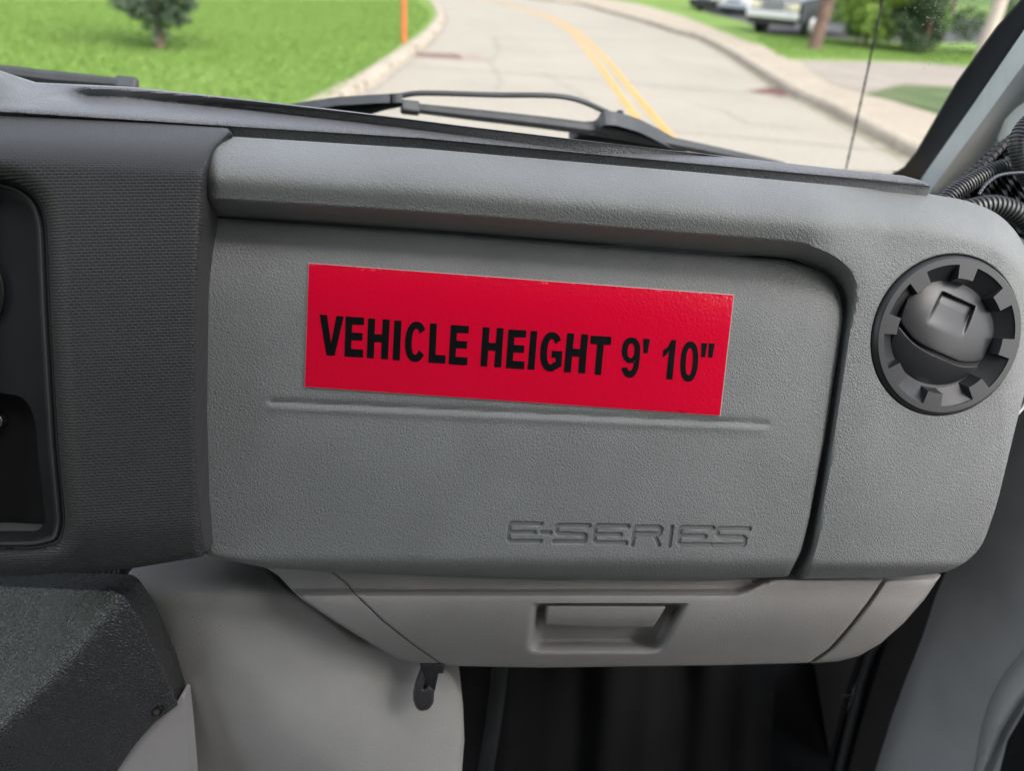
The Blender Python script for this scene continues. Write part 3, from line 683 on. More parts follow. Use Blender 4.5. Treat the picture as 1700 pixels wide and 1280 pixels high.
tag(mesh('dust', dv, df, plain('pale_dust', (0.85, 0.86, 0.84), 0.8), wsT, smooth=False), kind='stuff')
frit = [(1478, 290), (1500, 277), (1520, 252), (1587, 136), (1655, 42), (1700, -8), (1745, -60), (1770, -60), (1704, 46), (1621, 168), (1531, 300), (1500, 300)]
panel('edge_band', np.array(frit, float), lambda x, y: -0.004+0*x, m_frit, wsT, fr=W, step=10, skirt=0.003)
m_wip = plain('faded_wiper_black', (0.045, 0.05, 0.055), 0.5, noise=0.15, nscale=40)
# wipers
def wiper(blade, arm, label, r=0.0075):
    w_ = thing('windshield_wiper', W.hit(*blade[-1], 0.03), label, 'wiper', 'wipers parked on the windshield')
    B = spl(blade, 10); P = W.hit(B[:, 0], B[:, 1], 0.022)
    t = np.linspace(0, 1, len(P)); rr = r*(0.75+0.35*np.sin(t*math.pi))
    tube('blade', P, rr, m_wip, w_, seg=8)
    e = MB(); e.box(P[0]+(P[1]-P[0])*0.2, (0.012, 0.006, 0.008), (nrm(P[1]-P[0]), nrm(np.cross(W.N, P[1]-P[0])), W.N)); e.build('end_cap', m_wip, w_, bevel=0.003)
    if arm:
        A = spl(arm, 8); tube('arm', W.hit(A[:, 0], A[:, 1], 0.045), 0.0034, m_wip, w_, seg=8)
    return w_
w1 = wiper([(680, 178), (760, 187), (900, 203), (1010, 218), (1110, 236), (1200, 254), (1300, 275)], [(560, 172), (620, 162), (665, 158), (705, 154), (820, 157), (935, 160), (1000, 182), (1040, 205)], 'black wiper with bent arm lying low in the middle of the windshield')
panel('arm_head', rc([(998, 184), (1020, 184), (1060, 196), (1095, 214), (1142, 240), (1100, 236), (1040, 222), (940, 214), (960, 202), (990, 200)], 8), lambda x, y: 0.04+0*x, m_wip, w1, fr=W, step=6, ew=5, ed=0.008, skirt=0.02)
bb = MB(); c = W.hit(1029, 192, 0.041); bb.cyl(c, c+W.N*0.006, 0.006, 0.005, 14); bb.build('pivot_cap', m_black, w1)
panel('arm_cover', rc([(480, 172), (560, 160), (625, 156), (668, 155), (668, 162), (640, 168), (600, 180), (530, 182)], 6), lambda x, y: 0.03+0*x, m_wip, w1, fr=W, step=6, ew=4, ed=0.006, skirt=0.012)
w2 = wiper([(212, 139), (150, 134), (80, 128), (0, 118), (-120, 104)], None, 'black wiper blade tip showing above the left end of the dashboard')
w2['category'] = 'wiper'
# antenna
a0, a1 = rays(1400, 284), rays(1462, -6)
def at_f(px, py, f): r = rays(px, py); return CAM + r*(f/float(r @ FH))
A0, A1 = at_f(1400, 300, 1.30), at_f(1461, -2, 1.22); A2 = A0+(A1-A0)*1.9
ant = thing('radio_antenna', A0, 'thin dark whip antenna rising beyond the right side of the windshield', 'antenna')
_t = np.linspace(0, 1, 240); tube('mast', [A0+(A2-A0)*t+UH*0.004*math.sin(3*t) for t in _t], 0.0017+0.0006*(np.abs(((_t*18) % 1)-0.5) < 0.07), m_rub, ant, seg=8)
mbb = MB(); mbb.cyl(A0-UP*0.02, A0+UP*0.012, 0.014, 0.008, 16); mbb.build('antenna_base', m_rub, ant)
# corrugated hoses behind the dash end
def hose(pts, n0, rad, pitch, label, mat=None, depth=None, grp='corrugated hoses by the right pillar'):
    B = spl(pts, 30); n = n0 if np.isscalar(n0) else np.interp(np.linspace(0, 1, len(B)), np.linspace(0, 1, len(n0)), n0)
    P = D.hit(B[:, 0], B[:, 1], n); L = np.concatenate([[0], np.cumsum(np.linalg.norm(np.diff(P, axis=0), axis=1))])
    s = np.arange(0, L[-1], pitch/8); Q = np.stack([np.interp(s, L, P[:, k]) for k in range(3)], 1)
    ph = (s/pitch) % 1; rr = rad*np.where((ph < 0.5), 1.0, 0.84)
    o = tube('corrugated_hose', Q, rr, mat or m_hose, seg=20); return tag(o, label, 'hose', grp)
m_hose = plain('grey_black_conduit', (0.055, 0.057, 0.06), 0.35, spec=0.6, noise=0.1)
hose([(1740, 185), (1712, 202), (1694, 228), (1694, 262), (1712, 296), (1750, 330)], -0.075, 0.0085, 0.0026, 'thick ribbed hose curving down at the right edge in front of the pillar')
hose([(1560, 345), (1582, 322), (1612, 302), (1650, 283), (1685, 276), (1740, 282)], -0.095, 0.0078, 0.0028, 'slimmer ribbed hose rising from behind the dashboard end')
hose([(1600, 350), (1640, 341), (1672, 346), (1700, 362), (1740, 400)], -0.075, 0.0095, 0.0044, 'coarse ribbed hose lowest of those behind the dashboard end')
panel('dark_backing', rc([(1568, 335), (1590, 304), (1640, 262), (1672, 232), (1700, 222), (1760, 240), (1760, 420), (1640, 360)], 6), lambda x, y: -0.125+0.006*np.sin(x*0.21+y*0.13)+0.004*np.sin(x*0.5-y*0.4), m_rub, van, step=4, skirt=0.01)  # black backing sheet for the dark area behind the hoses
hose([(1578, 316), (1600, 297), (1640, 266), (1668, 238), (1700, 214)], -0.112, 0.0042, 0.006, 'thin taped cable bundle along the foot of the pillar', m_rub, grp='cables by the right pillar')
hose([(1625, 322), (1640, 303), (1665, 289), (1720, 285)], -0.07, 0.0014, 0.003, 'thin twisted cable looping over the ribbed hoses', plain('cable_blue_grey', (0.07, 0.08, 0.10), 0.4), grp='cables by the right pillar')
# door side
doorT = thing('passenger_door', SD.hit(1600, 1200, 0), 'grey passenger door with pale armrest moulding right of the dashboard', 'door')
dl = [(1585, 900), (1567, 953), (1552, 989), (1529, 1060), (1505, 1120), (1481, 1185), (1448, 1290), (1440, 1330)]
panel('door_trim', np.array(dl[::-1]+[(1600, 700), (1640, 420), (1760, 330), (1790, 800), (1790, 1330)], float), lambda x, y: 0.03+0*x-0.02*np.clip(1-(x-np.interp(y, [p[1] for p in dl], [p[0] for p in dl]))/30, 0, 1)**2, m_door, doorT, fr=SD, step=14, skirt=0.03)
arm_o = [(1604, 1340), (1618, 1270), (1627, 1215), (1641, 1167), (1665, 1120), (1705, 1072), (1760, 1020), (1760, 1110), (1702, 1160), (1668, 1215), (1640, 1285), (1625, 1340)]
panel('armrest', rc(arm_o, 12), lambda x, y: 0.05+0*x, m_door, doorT, fr=SD, step=8, ew=22, ed=0.018, skirt=0.03)
panel('map_pocket', rc([(1654, 1300), (1672, 1230), (1706, 1172), (1790, 1110), (1790, 1340), (1640, 1340)], 5), lambda x, y: 0.036+0*x, m_black, doorT, fr=SD, step=12, ew=4, ed=0.01, skirt=0.01)
tube('pull_handle', D.hit(np.array([1676, 1686, 1697, 1712]), np.array([700, 690, 678, 655]), -0.08), 0.0016, plain('handle_edge_white', (0.7, 0.68, 0.68), 0.4), doorT)
panel('handle_recess', rc([(1689, 638), (1730, 630), (1730, 678), (1700, 678), (1686, 690)], 4), lambda x, y: -0.085+0*x, m_rub, doorT, step=8, skirt=0.004)
jl = [(1560, 560), (1540, 800), (1520, 940), (1500, 985), (1500, 1030), (1475, 1057), (1454, 1123), (1431, 1197), (1405, 1290), (1395, 1340)]
sill = np.array(jl+[(1460, 1340), (1470, 1290), (1500, 1185), (1525, 1120), (1560, 1060), (1640, 960), (1680, 700), (1650, 480)], float)
panel('door_jamb', sill, lambda x, y: 0.012+0*x, plain('jamb_dark', (0.065, 0.062, 0.062), 0.6, noise=0.1), van, fr=SD, step=12, skirt=0.02)
panel('jamb_rubber', np.array([(1480, 1040), (1452, 1060), (1425, 1130), (1400, 1200), (1375, 1290), (1365, 1340), (1415, 1340), (1425, 1290), (1450, 1197), (1470, 1123), (1490, 1057)], float), lambda x, y: 0.004+0*x, m_rub, van, fr=SD, step=12, skirt=0.02)
sm = plain('seal_rubber_grey', (0.06, 0.063, 0.065), 0.45)
tube('door_seal', SD.hit(np.array([1468, 1447, 1430, 1418, 1404, 1388]), np.array([1050, 1080, 1130, 1180, 1235, 1300]), 0.022), 0.006, sm, van)
tube('door_seal', SD.hit(np.array([1452, 1432, 1414, 1400, 1386, 1370]), np.array([1050, 1085, 1135, 1185, 1240, 1305]), 0.016), 0.004, m_rub, van)
mb = MB(); c = SD.hit(1403, 1157, 0.03); mb.cyl(c-SD.N*0.01, c+SD.N*0.004, 0.003, 0.002, 10); mb.build('jamb_screw', m_steel, van)
panel('kick_panel', np.array([(1330, 1060), (1450, 1050), (1422, 1120), (1400, 1180), (1372, 1290), (1360, 1340), (1240, 1340), (1262, 1260), (1285, 1180), (1305, 1120)], float), lambda x, y: -0.01+0*x, plain('kick_panel_brown', (0.17, 0.155, 0.15), 0.7, noise=0.1, nscale=8), van, fr=SD, step=14, skirt=0.02)
# engine cover and console
def cov_n(x, y):
    a, b = np.array([285.0, 960.0]), nrm([350.0, 390.0]); p_ = (x-a[0])*b[1]-(y-a[1])*b[0]
    n = -0.112+0.055*np.where(p_ > 0, np.exp(-(p_/330)**2), np.exp(-(p_/170)**2))
    return n-0.000014*np.maximum(0, 1000-y)**2
ecov = panel('engine_cover', rc([(212, 948), (300, 925), (420, 905), (470, 960), (600, 1060), (700, 1085), (742, 1108, 16), (768, 1150, 24), (771, 1230, 0), (762, 1345), (235, 1345), (228, 1100)], 10), cov_n, m_cover, None, step=12, ew=16, ed=0.012, skirt=0.35)
tag(ecov, 'pale grey moulded engine cover bulging below the left end of the dashboard', 'engine cover')
panel('under_dash_shade', np.array([(-90, 880), (330, 890), (260, 1010), (-90, 1040)], float), lambda x, y: -0.24+0*x, m_rub, dash, step=30, skirt=0.01)  # black sheet standing in for the shade under the bezel
rdg = np.array([203.0, 986.0]); rdir = nrm([-203.0, 218.0])
def con_n(x, y):
    X = x-rdg[0]; Y = y-rdg[1]; s = -(X*rdir[1]-Y*rdir[0])      # > 0 above and left of the ridge
    s = s+6*np.sin((X*rdir[0]+Y*rdir[1])/95.0)
    so_ = np.sqrt(s*s+14**2)
    return 0.004-0.0008*(so_+s)/2-0.00028*(so_-s)/2
conT = thing('console_box', D.hit(60, 1200, 0), 'black textured console box beside the engine cover with a small screw', 'console')
panel('console_shell', rc([(-60, 970), (0, 973), (194, 981, 8), (206, 990, 8), (234, 1030), (269, 1108), (296, 1171, 2), (256, 1201, 14), (225, 1236, 14), (188, 1290, 0), (150, 1345), (-60, 1345)], 10), con_n, m_console, conT, step=7, ew=3, ed=0.002, skirt=0.03)
panel('lower_panel', rc([(293, 1168, 2), (299, 1157, 2), (304, 1160, 2), (311, 1230), (316, 1290), (318, 1345), (120, 1345), (180, 1280), (225, 1225)], 3), lambda x, y: -0.052+0.00002*(x-200), m_lightgrey, conT, step=10, skirt=0.02)
mb = MB(); c = D.hit(262, 1179, float(con_n(np.array([262.0]), np.array([1179.0]))[0])); mb.cyl(c-D.N*0.002, c+D.N*0.0022, 0.0048, 0.0042, 24)
scr = mb.build('screw', plain('dark_screw', (0.05, 0.05, 0.05), 0.3, metal=0.8), conT, bevel=0.0005)
mb = MB(); c2 = c+D.N*0.0022; mb.cyl(c2, c2+D.N*0.0016, 0.0026, 0.0024, 6); mb.build('screw_socket', m_steel, scr)
hose([(90, 972), (130, 962), (165, 958), (190, 955), (205, 950)], -0.11, 0.0055, 0.0052, 'dark ribbed hose glimpsed under the left end of the dashboard', m_rub, grp='hoses under the dashboard')
lev = thing('release_lever', D.hit(712, 1112, -0.05), 'small black release lever hanging under the dashboard beside the engine cover', 'lever')
panel('lever_bracket', np.array([(697, 1104), (738, 1104), (736, 1118), (728, 1119), (722, 1148), (706, 1146), (700, 1118)], float), lambda x, y: -0.045+0*x, m_rub, lev, step=5, skirt=0.012, ew=2, ed=0.001)
panel('lever_handle', rc([(700, 1112), (706, 1128), (703, 1146), (712, 1136), (721, 1146), (720, 1168), (712, 1179), (698, 1182), (690, 1176), (685, 1160), (690, 1138)], 5), lambda x, y: -0.040+0*x, plain('lever_grip', (0.05, 0.048, 0.05), 0.4), lev, step=5, ew=6, ed=0.006, skirt=0.008)
cd1 = tube('heater_pipe', D.hit(np.array([832, 826, 818, 806, 790]), np.array([1090, 1150, 1210, 1280, 1345]), -0.22), 0.009, plain('pipe_dark_grey', (0.022, 0.024, 0.027), 0.55, noise=0.2)); tag(cd1, 'dark grey upright pipe in the shaded footwell right of the engine cover', 'pipe')
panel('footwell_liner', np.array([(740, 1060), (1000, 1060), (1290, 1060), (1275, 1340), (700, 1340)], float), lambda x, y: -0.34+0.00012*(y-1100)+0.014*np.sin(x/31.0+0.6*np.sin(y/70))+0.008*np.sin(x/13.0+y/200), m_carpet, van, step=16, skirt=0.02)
# ================================================================ OUTSIDE
def gh(L, z=0.0): L = np.array(L, float); return G0.hit(L[:, 0], L[:, 1], z)
def sheet(name, pts, z, mat, kind='structure', sub=0):
    pts = [(float(p[0]), float(p[1])) for p in pts]
    rs = delaunay_2d_cdt([Vector(p) for p in pts], [(i, (i+1) % len(pts)) for i in range(len(pts))], [], 1, 1e-5)
    # keep faces inside the outline
    vv = np.array([[v[0], v[1]] for v in rs[0]]); P = np.array(pts)
    rs = delaunay_2d_cdt([Vector(p) for p in pts], [(i, (i+1) % len(pts)) for i in range(len(pts))], [], 0, 1e-5)
    vv = np.array([[v[0], v[1]] for v in rs[0]]); ff = [tuple(f) for f in rs[2]]
    ok = inside(np.array([vv[list(f)].mean(0) for f in ff]), [P])
    o = mesh(name, np.c_[vv, np.full(len(vv), z)], [f for f, k in zip(ff, ok) if k], mat, smooth=False, origin=np.zeros(3))
    return tag(o, kind=kind)
def ground_mat(name, c0, c1, scale, rough=0.9, bump=0.3, bdist=0.01, fine=None, spots=None):
    m, t, b = new_mat(name); tc = N(t, 'ShaderNodeTexCoord')
    n1 = N(t, 'ShaderNodeTexNoise', i_Scale=float(scale), i_Detail=8.0, i_Roughness=0.65); t.links.new(tc.outputs['Object'], n1.inputs['Vector'])
    col = ramp(t, n1.outputs[0], [(0.35, c0), (0.65, c1)])
    if fine:
        n2 = N(t, 'ShaderNodeTexNoise', i_Scale=float(fine), i_Detail=3.0); t.links.new(tc.outputs['Object'], n2.inputs['Vector'])
        mx = N(t, 'ShaderNodeMix', data_type='RGBA', blend_type='MULTIPLY'); mx.inputs[0].default_value = 1.0
        t.links.new(col, mx.inputs[6]); t.links.new(ramp(t, n2.outputs[0], [(0.3, (0.72, 0.72, 0.72)), (0.7, (1.15, 1.15, 1.15))]), mx.inputs[7]); col = mx.outputs[2]
        n1 = n2
    t.links.new(col, b.inputs['Base Color']); b.inputs['Roughness'].default_value = rough; b.inputs['Specular IOR Level'].default_value = 0.2
    bp = N(t, 'ShaderNodeBump', i_Strength=bump, i_Distance=bdist); t.links.new(n1.outputs[0], bp.inputs['Height']); t.links.new(bp.outputs[0], b.inputs['Normal'])
    return m
m_road = ground_mat('pale_concrete_road', (0.315, 0.292, 0.245), (0.355, 0.329, 0.275), 0.45, fine=24)
m_walk = ground_mat('concrete_walk', (0.33, 0.285, 0.225), (0.39, 0.34, 0.27), 1.2, fine=30)
m_kerb = ground_mat('kerb_concrete', (0.33, 0.29, 0.23), (0.42, 0.37, 0.30), 2.5, fine=40)
m_drive = ground_mat('driveway_surface', (0.27, 0.24, 0.205), (0.33, 0.295, 0.255), 0.8, fine=26)
m_lawn = ground_mat('mown_grass', (0.115, 0.215, 0.034), (0.185, 0.275, 0.070), 0.35, fine=28, bump=0.4, bdist=0.05)
m_lot = ground_mat('asphalt', (0.06, 0.06, 0.062), (0.085, 0.085, 0.085), 3)
m_yel = ground_mat('yellow_road_paint', (0.48, 0.285, 0.08), (0.60, 0.37, 0.12), 3, fine=50)
m_stain = ground_mat('rust_stain', (0.24, 0.19, 0.155), (0.33, 0.29, 0.24), 5)
sheet('ground', [(-400, -400), (400, -400), (400, 600), (-400, 600)], -0.03, ground_mat('far_ground', (0.06, 0.12, 0.025), (0.10, 0.17, 0.04), 0.3))
sheet('road', [(-14, -14), (16, -14), (16, 75), (-40, 90), (-60, 60), (-14, 30)], 0.0, m_road)
gut = [(595, 158), (619, 144), (681, 97), (722, 62), (737, 39), (739, 26), (730, 12), (712, 0)]
gp = gh(gut)[:, :2]
far = gp[-1]; d0 = nrm(gp[-1]-gp[-2])
_d = (gp[0]-gp[1])/np.linalg.norm(gp[0]-gp[1])
Lk = [gp[0]+_d*14, gp[0]+_d*8, gp[0]+_d*3, gp[0]+_d*1.1]+list(gp)+[far+np.array([-4, 7.0]), far+np.array([-10, 13.0]), far+np.array([-22, 19.0]), far+np.array([-50, 24.0])]
Lk = spl(Lk, 8)
def kerb(name, path, side, label=None):
    t = np.gradient(path, axis=0); t /= np.linalg.norm(t, axis=1)[:, None]; q = np.stack([-t[:, 1], t[:, 0]], 1)*side
    V = []; sec = [(0, -0.02), (0.02, 0.10), (0.05, 0.13), (0.26, 0.14), (0.30, 0.12), (0.30, -0.02)]
    for p, n in zip(path, q): V += [(*(p+n*a), z) for a, z in sec]
    m = len(sec); F = [(i*m+k, i*m+k+1, (i+1)*m+k+1, (i+1)*m+k) for i in range(len(path)-1) for k in range(m-1)]
    o = mesh(name, V, F, m_kerb, sharp=50, origin=np.zeros(3)); tag(o, kind='structure'); return path+q*0.29
Lo = kerb('kerb', Lk, 1)
sheet('lawn', [tuple(p) for p in Lo]+[(-120, 70), (-120, -20), (Lo[0][0]-0.5, -20)], 0.12, m_lawn)
# right kerb
gr = [(900, 0), (960, 7), (994, 16), (1076, 39), (1117, 53), (1158, 64), (1208, 90), (1247, 116), (1312, 158), (1357, 178), (1419, 212), (1503, 258)]
rp = gh(gr)[:, :2]
Rk = spl([rp[0]+np.array([-8, 14.0]), rp[0]+np.array([-2.5, 6.0])]+list(rp)+[rp[-1]+nrm(rp[-1]-rp[-2])*k for k in (1, 3)]+[rp[-1]+nrm(rp[-1]-rp[-2])*6, rp[-1]+nrm(rp[-1]-rp[-2])*14], 6)
Ro = kerb('kerb', Rk, 1)
# paved walk and driveway, verges (all at kerb height)
zz = 0.124
sheet('verge', [tuple(p) for p in Ro]+[(60, Ro[-1][1]), (120, 160), (Ro[0][0], 140)], 0.115, m_lawn)
def px2(L): return [tuple(p[:2]) for p in gh(L, 0.125)]
near = [i for i, p in enumerate(Ro)]
wk_in = [tuple(p) for p in Ro]
wk_out = px2([(905, -14), (985, -6), (1060, 5), (1140, 28), (1200, 52), (1245, 70), (1265, 74), (1290, 88), (1310, 98)])
dr_up = px2([(1330, 99), (1430, 101), (1520, 103), (1620, 110), (1800, 112)])
dr_lo = px2([(1800, 152), (1620, 146), (1500, 140), (1470, 146), (1432, 156)])
pt_lo = px2([(1470, 163), (1520, 178), (1565, 192), (1800, 250)])
j0 = 0
sheet('sidewalk', wk_out+dr_up+dr_lo+pt_lo+[(Ro[-1][0]+6, Ro[-1][1])]+wk_in[::-1][:-8], 0.124, m_walk)
sheet('driveway', px2([(1330, 100), (1430, 102), (1520, 104), (1620, 111), (1800, 113), (1800, 151), (1620, 145), (1500, 139), (1470, 145), (1432, 154), (1380, 138), (1345, 116)]), 0.129, m_drive)
_a = px2([(1152, 10), (1180, 22), (1240, 36), (1262, 50), (1340, 59), (1480, 69), (1640, 70)])
sheet('parking_lot', _a+[(_a[-1][0]+14, _a[-1][1]+4), (_a[-1][0]+18, _a[0][1]+14), (_a[0][0]+3, _a[0][1]+16)], 0.122, m_lot)
# stripes, joints and stains
cl = gh([(1080, 205), (1036, 149), (1006, 109), (979, 78), (952, 51), (932, 38), (911, 28), (882, 18), (850, 9), (815, 2)])[:, :2]
cl = spl([cl[0]+nrm(cl[0]-cl[1])*k for k in (12, 6, 2.5)]+list(cl)+[cl[-1]+nrm(cl[-1]-cl[-2])*14+np.array([-4, 0.0])], 8)
def strip(name, path, off, wd, z, mat):
    t = np.gradient(path, axis=0); t /= np.linalg.norm(t, axis=1)[:, None]; q = np.stack([-t[:, 1], t[:, 0]], 1)
    a, b = path+q*(off-wd/2), path+q*(off+wd/2); n = len(path)
    V = [(*p, z) for p in a]+[(*p, z) for p in b]
    o = mesh(name, V, [(i, i+1, n+i+1, n+i) for i in range(n-1)], mat, smooth=False, origin=np.zeros(3)); return tag(o, kind='structure')
strip('road_marking', cl, 0.135, 0.11, 0.005, m_yel); strip('road_marking', cl, -0.135, 0.11, 0.005, m_yel)
m_joint = plain('joint_dark', (0.22, 0.20, 0.17), 0.9, noise=0.2, nscale=2)
for L, wd in (([(640, 107), (800, 116), (1010, 133), (1130, 146), (1290, 156)], 0.05), ([(560, 172), (900, 202), (1200, 225), (1470, 250)], 0.03), ([(745, 30), (850, 36), (1090, 44)], 0.05), ([(745, 60), (900, 68), (1150, 66)], 0.04)):
    strip('road_joint', gh(L)[:, :2], 0, wd, 0.004, m_joint)
strip('road_joint', spl(list(Rk), 1)-0.0, -0.05, 0.22, 0.006, ground_mat('gutter_dark', (0.17, 0.16, 0.10), (0.36, 0.33, 0.26), 3))  # darker mottled strip along the foot of the right kerb
strip('road_joint', spl(list(Lk), 1)-0.0, -0.04, 0.13, 0.006, ground_mat('gutter_dark_left', (0.22, 0.20, 0.17), (0.36, 0.33, 0.29), 3))  # darker mottled strip along the left kerb
for L in ([(820, 60), (828, 80), (815, 104), (830, 128), (822, 150)], [(1080, 92), (1120, 104), (1175, 110), (1230, 128)], [(1140, 170), (1200, 182), (1240, 205), (1330, 214)], [(900, 120), (960, 150), (1000, 190)]):
    P_ = resample(gh(L)[:, :2], 0.25, closed=False); P_ = P_+rng.normal(0, 0.03, P_.shape)
    strip('road_crack', P_, 0, 0.018, 0.0045, m_joint)
for k in range(2, len(Lo)-30, 6):
    a_ = Lk[k]; b_ = Lo[k]; v_ = b_-a_; w_q = nrm(np.array([-v_[1], v_[0]]))*0.008
    mb = MB(); c_ = (a_+b_)/2; mb.box((c_[0], c_[1], 0.075), (float(np.linalg.norm(v_))/2+0.004, 0.007, 0.067), (np.r_[nrm(v_), 0], np.r_[nrm(w_q), 0], UP))
    tag(mb.build('kerb_joint', m_joint, None), kind='structure')
for cx, cy, lab, a in ((727, 92, 'rusty storm drain grate by the left kerb', 0.2), (1290, 152, 'rusty storm drain grate by the right kerb', 0.9)):
    c = gh([(cx, cy)])[0]; g = thing('storm_drain', c, lab, 'drain'); A = (np.array([math.cos(a), math.sin(a), 0]), np.array([-math.sin(a), math.cos(a), 0]), UP)
    mb = MB(); mr_ = plain('rusty_iron', (0.16, 0.085, 0.07), 0.8, noise=0.4, nscale=9)
    for s in (-1, 1): mb.box(c+A[0]*s*0.42+UP*0.008, (0.04, 0.3, 0.01), A); mb.box(c+A[1]*s*0.27+UP*0.0082, (0.38, 0.03, 0.01), A)
    mb.build('frame', mr_, g); mb = MB()
    for k in range(-5, 6): mb.box(c+A[0]*k*0.065+UP*0.006, (0.018, 0.24, 0.008), A)
    mb.build('grate', mr_, g)
    th = np.linspace(0, 2*math.pi, 20)[:-1]; rr = 1+0.25*np.sin(3*th+cx)
    sheet('road_stain', [tuple((c+A[0]*1.0*r*math.cos(t)+A[1]*0.5*r*math.sin(t))[:2]+np.array([0.15, 0])) for t, r in zip(th, rr)], 0.003, m_stain)
# orange marker stake
b0 = gh([(671, 70)], 0.12)[0]; st = thing('marker_stake', b0, 'slim orange marker stake standing in the lawn beside the kerb', 'stake')
mb = MB(); mb.cyl(b0, b0+UP*1.1, 0.05, 0.046, 12); mb.build('shaft', plain('orange_plastic', (0.60, 0.13, 0.045), 0.45), st)
mb = MB(); mb.cyl(b0+UP*1.1, b0+UP*1.35, 0.058, 0.055, 12); mb.build('reflective_cap', plain('white_reflector', (0.75, 0.7, 0.68), 0.4), st)
# poles
b1 = gh([(1350, 80)], 0.12)[0]; m_bark = plain('weathered_wood', (0.15, 0.095, 0.075), 0.9, noise=0.3, nscale=4, bump=0.5, bdist=0.02)
po = tube('utility_pole', [b1+np.array([0.055*z, 0, z-0.3]) for z in np.linspace(0, 9, 12)], np.linspace(0.19, 0.13, 12), m_bark, seg=16); tag(po, 'brown wooden utility pole on the grass in front of the parked pickup', 'utility pole')
b2 = gh([(1622, 112)], 0.12)[0]; pp = tube('concrete_post', [b2+np.array([0.01*z, 0, z-0.2]) for z in np.linspace(0, 7, 8)], np.linspace(0.17, 0.13, 8), plain('beige_post', (0.46, 0.40, 0.34), 0.8, noise=0.1), seg=16); tag(pp, 'pale beige post seen just left of the windshield pillar', 'post')
# ---- vegetation
def leaf_mat(name, c0, c1):
    m, t, b = new_mat(name); g = N(t, 'ShaderNodeNewGeometry'); t.links.new(ramp(t, g.outputs['Random Per Island'], [(0.0, c0), (1.0, c1)]), b.inputs['Base Color'])
    b.inputs['Roughness'].default_value = 0.6; b.inputs['Specular IOR Level'].default_value = 0.25
    try: b.inputs['Subsurface Weight'].default_value = 0.0
    except Exception: pass
    return m
def leaves(name, centres, radii, n, size, mat, parent):
    cs = np.array(centres); rs = np.array(radii); pr = (rs.prod(1))**(2/3); pr /= pr.sum()
    idx = rng.choice(len(cs), n, p=pr); v = rng.normal(size=(n, 3)); v /= np.linalg.norm(v, axis=1)[:, None]
    r = rng.uniform(0.35, 1.0, n)**0.5*(1+0.12*rng.normal(size=n)); p = cs[idx]+v*rs[idx]*r[:, None]
    a = rng.normal(size=(n, 3)); a /= np.linalg.norm(a, axis=1)[:, None]; b = np.cross(a, v+0.3*rng.normal(size=(n, 3))); b /= (np.linalg.norm(b, axis=1)[:, None]+1e-9)
    s = size*rng.uniform(0.6, 1.4, n)[:, None]
    V = np.stack([p-a*s, p+b*s*0.5, p+a*s, p-b*s*0.5], 1).reshape(-1, 3); F = [(4*i, 4*i+1, 4*i+2, 4*i+3) for i in range(n)]
    return mesh(name, V, F, mat, parent, smooth=False)
def tree(kind, base, h, clumps, n, size, c0, c1, label, cat, trunk_r=0.1, limbs=5, group=None, bark=None):
    base = np.asarray(base, float); t = thing(kind, base, label, cat, group)
    mb = MB(); top = base+np.array([0, 0, h*0.75])
    bk = bark or m_bark
    pts = [base+np.array([0.03*math.sin(k), 0.02*k*0.3, h*0.75*k/6]) for k in range(7)]
    for k in range(6): mb.cyl(pts[k], pts[k+1], trunk_r*(1-k/8), trunk_r*(1-(k+1)/8), 10)
    C = [base+np.array(c[:3]) for c in clumps]
    for c in C[:limbs*3]:
        s = base+np.array([0, 0, min(h*0.6, max(0.15*h, c[2]-base[2]-0.25*h))]); mb.cyl(s, c, trunk_r*0.4, trunk_r*0.12, 6)
    mb.build('trunk', bk, t)
    leaves('crown', C, [np.array(c[3:6]) for c in clumps], n, size, leaf_mat(kind+'_leaf', c0, c1), t); return t
def clumps(k, rx, ry, z0, z1, rr, shape=lambda t: 1.0):
    out = []
    for i in range(k):
        t = rng.uniform(0, 1); a = rng.uniform(0, 2*math.pi); q = math.sqrt(rng.uniform(0, 1))*shape(t)
        r = rr*rng.uniform(0.7, 1.3); out.append((q*rx*math.cos(a), q*ry*math.sin(a), z0+(z1-z0)*t, r, r, r*0.8))
    return out
sb = gh([(266, 80)], 0.12)[0]
tree('small_conifer', sb, 2.8, clumps(46, 1.25, 1.0, 0.5, 2.9, 0.27, lambda t: 0.25+0.9*math.sin(min(1, t*1.3+0.12)*2.2))+[(0.62, 0, 0.75, .16, .16, .18), (0.35, 0.1, 0.5, .2, .2, .15), (-0.3, 0, 0.6, .25, .2, .2), (0, 0, 0.3, .22, .2, .22), (0.05, 0, 0.55, .35, .3, .25), (-0.1, -0.1, 0.8, .45, .35, .25), (0.2, 0, 0.95, .5, .4, .3)], 8500, 0.05, (0.045, 0.075, 0.05), (0.13, 0.18, 0.12),
     'small dark blue-green conifer with a reddish trunk standing alone on the left lawn', 'tree', 0.075, bark=plain('reddish_bark', (0.20, 0.12, 0.10), 0.9, noise=0.2, nscale=10))
gb = gh([(1478, 84)], 0.12)[0]
tree('leafy_shrub', gb+np.array([-0.6, 0.6, 0]), 2.6, clumps(26, 1.1, 0.8, 0.5, 2.9, 0.42), 7000, 0.07, (0.10, 0.20, 0.03), (0.30, 0.42, 0.10), 'bright yellow-green leafy shrub behind the antenna', 'shrub', 0.05, group='shrubs along the right verge')
tree('leafy_shrub', gb+np.array([1.0, 1.6, 0]), 3.2, clumps(30, 1.2, 0.9, 0.4, 3.2, 0.45), 7000, 0.07, (0.06, 0.14, 0.03), (0.20, 0.32, 0.08), 'mid green leafy shrub between the antenna and the pale post', 'shrub', 0.05, group='shrubs along the right verge')
db = gh([(1572, 96)], 0.12)[0]
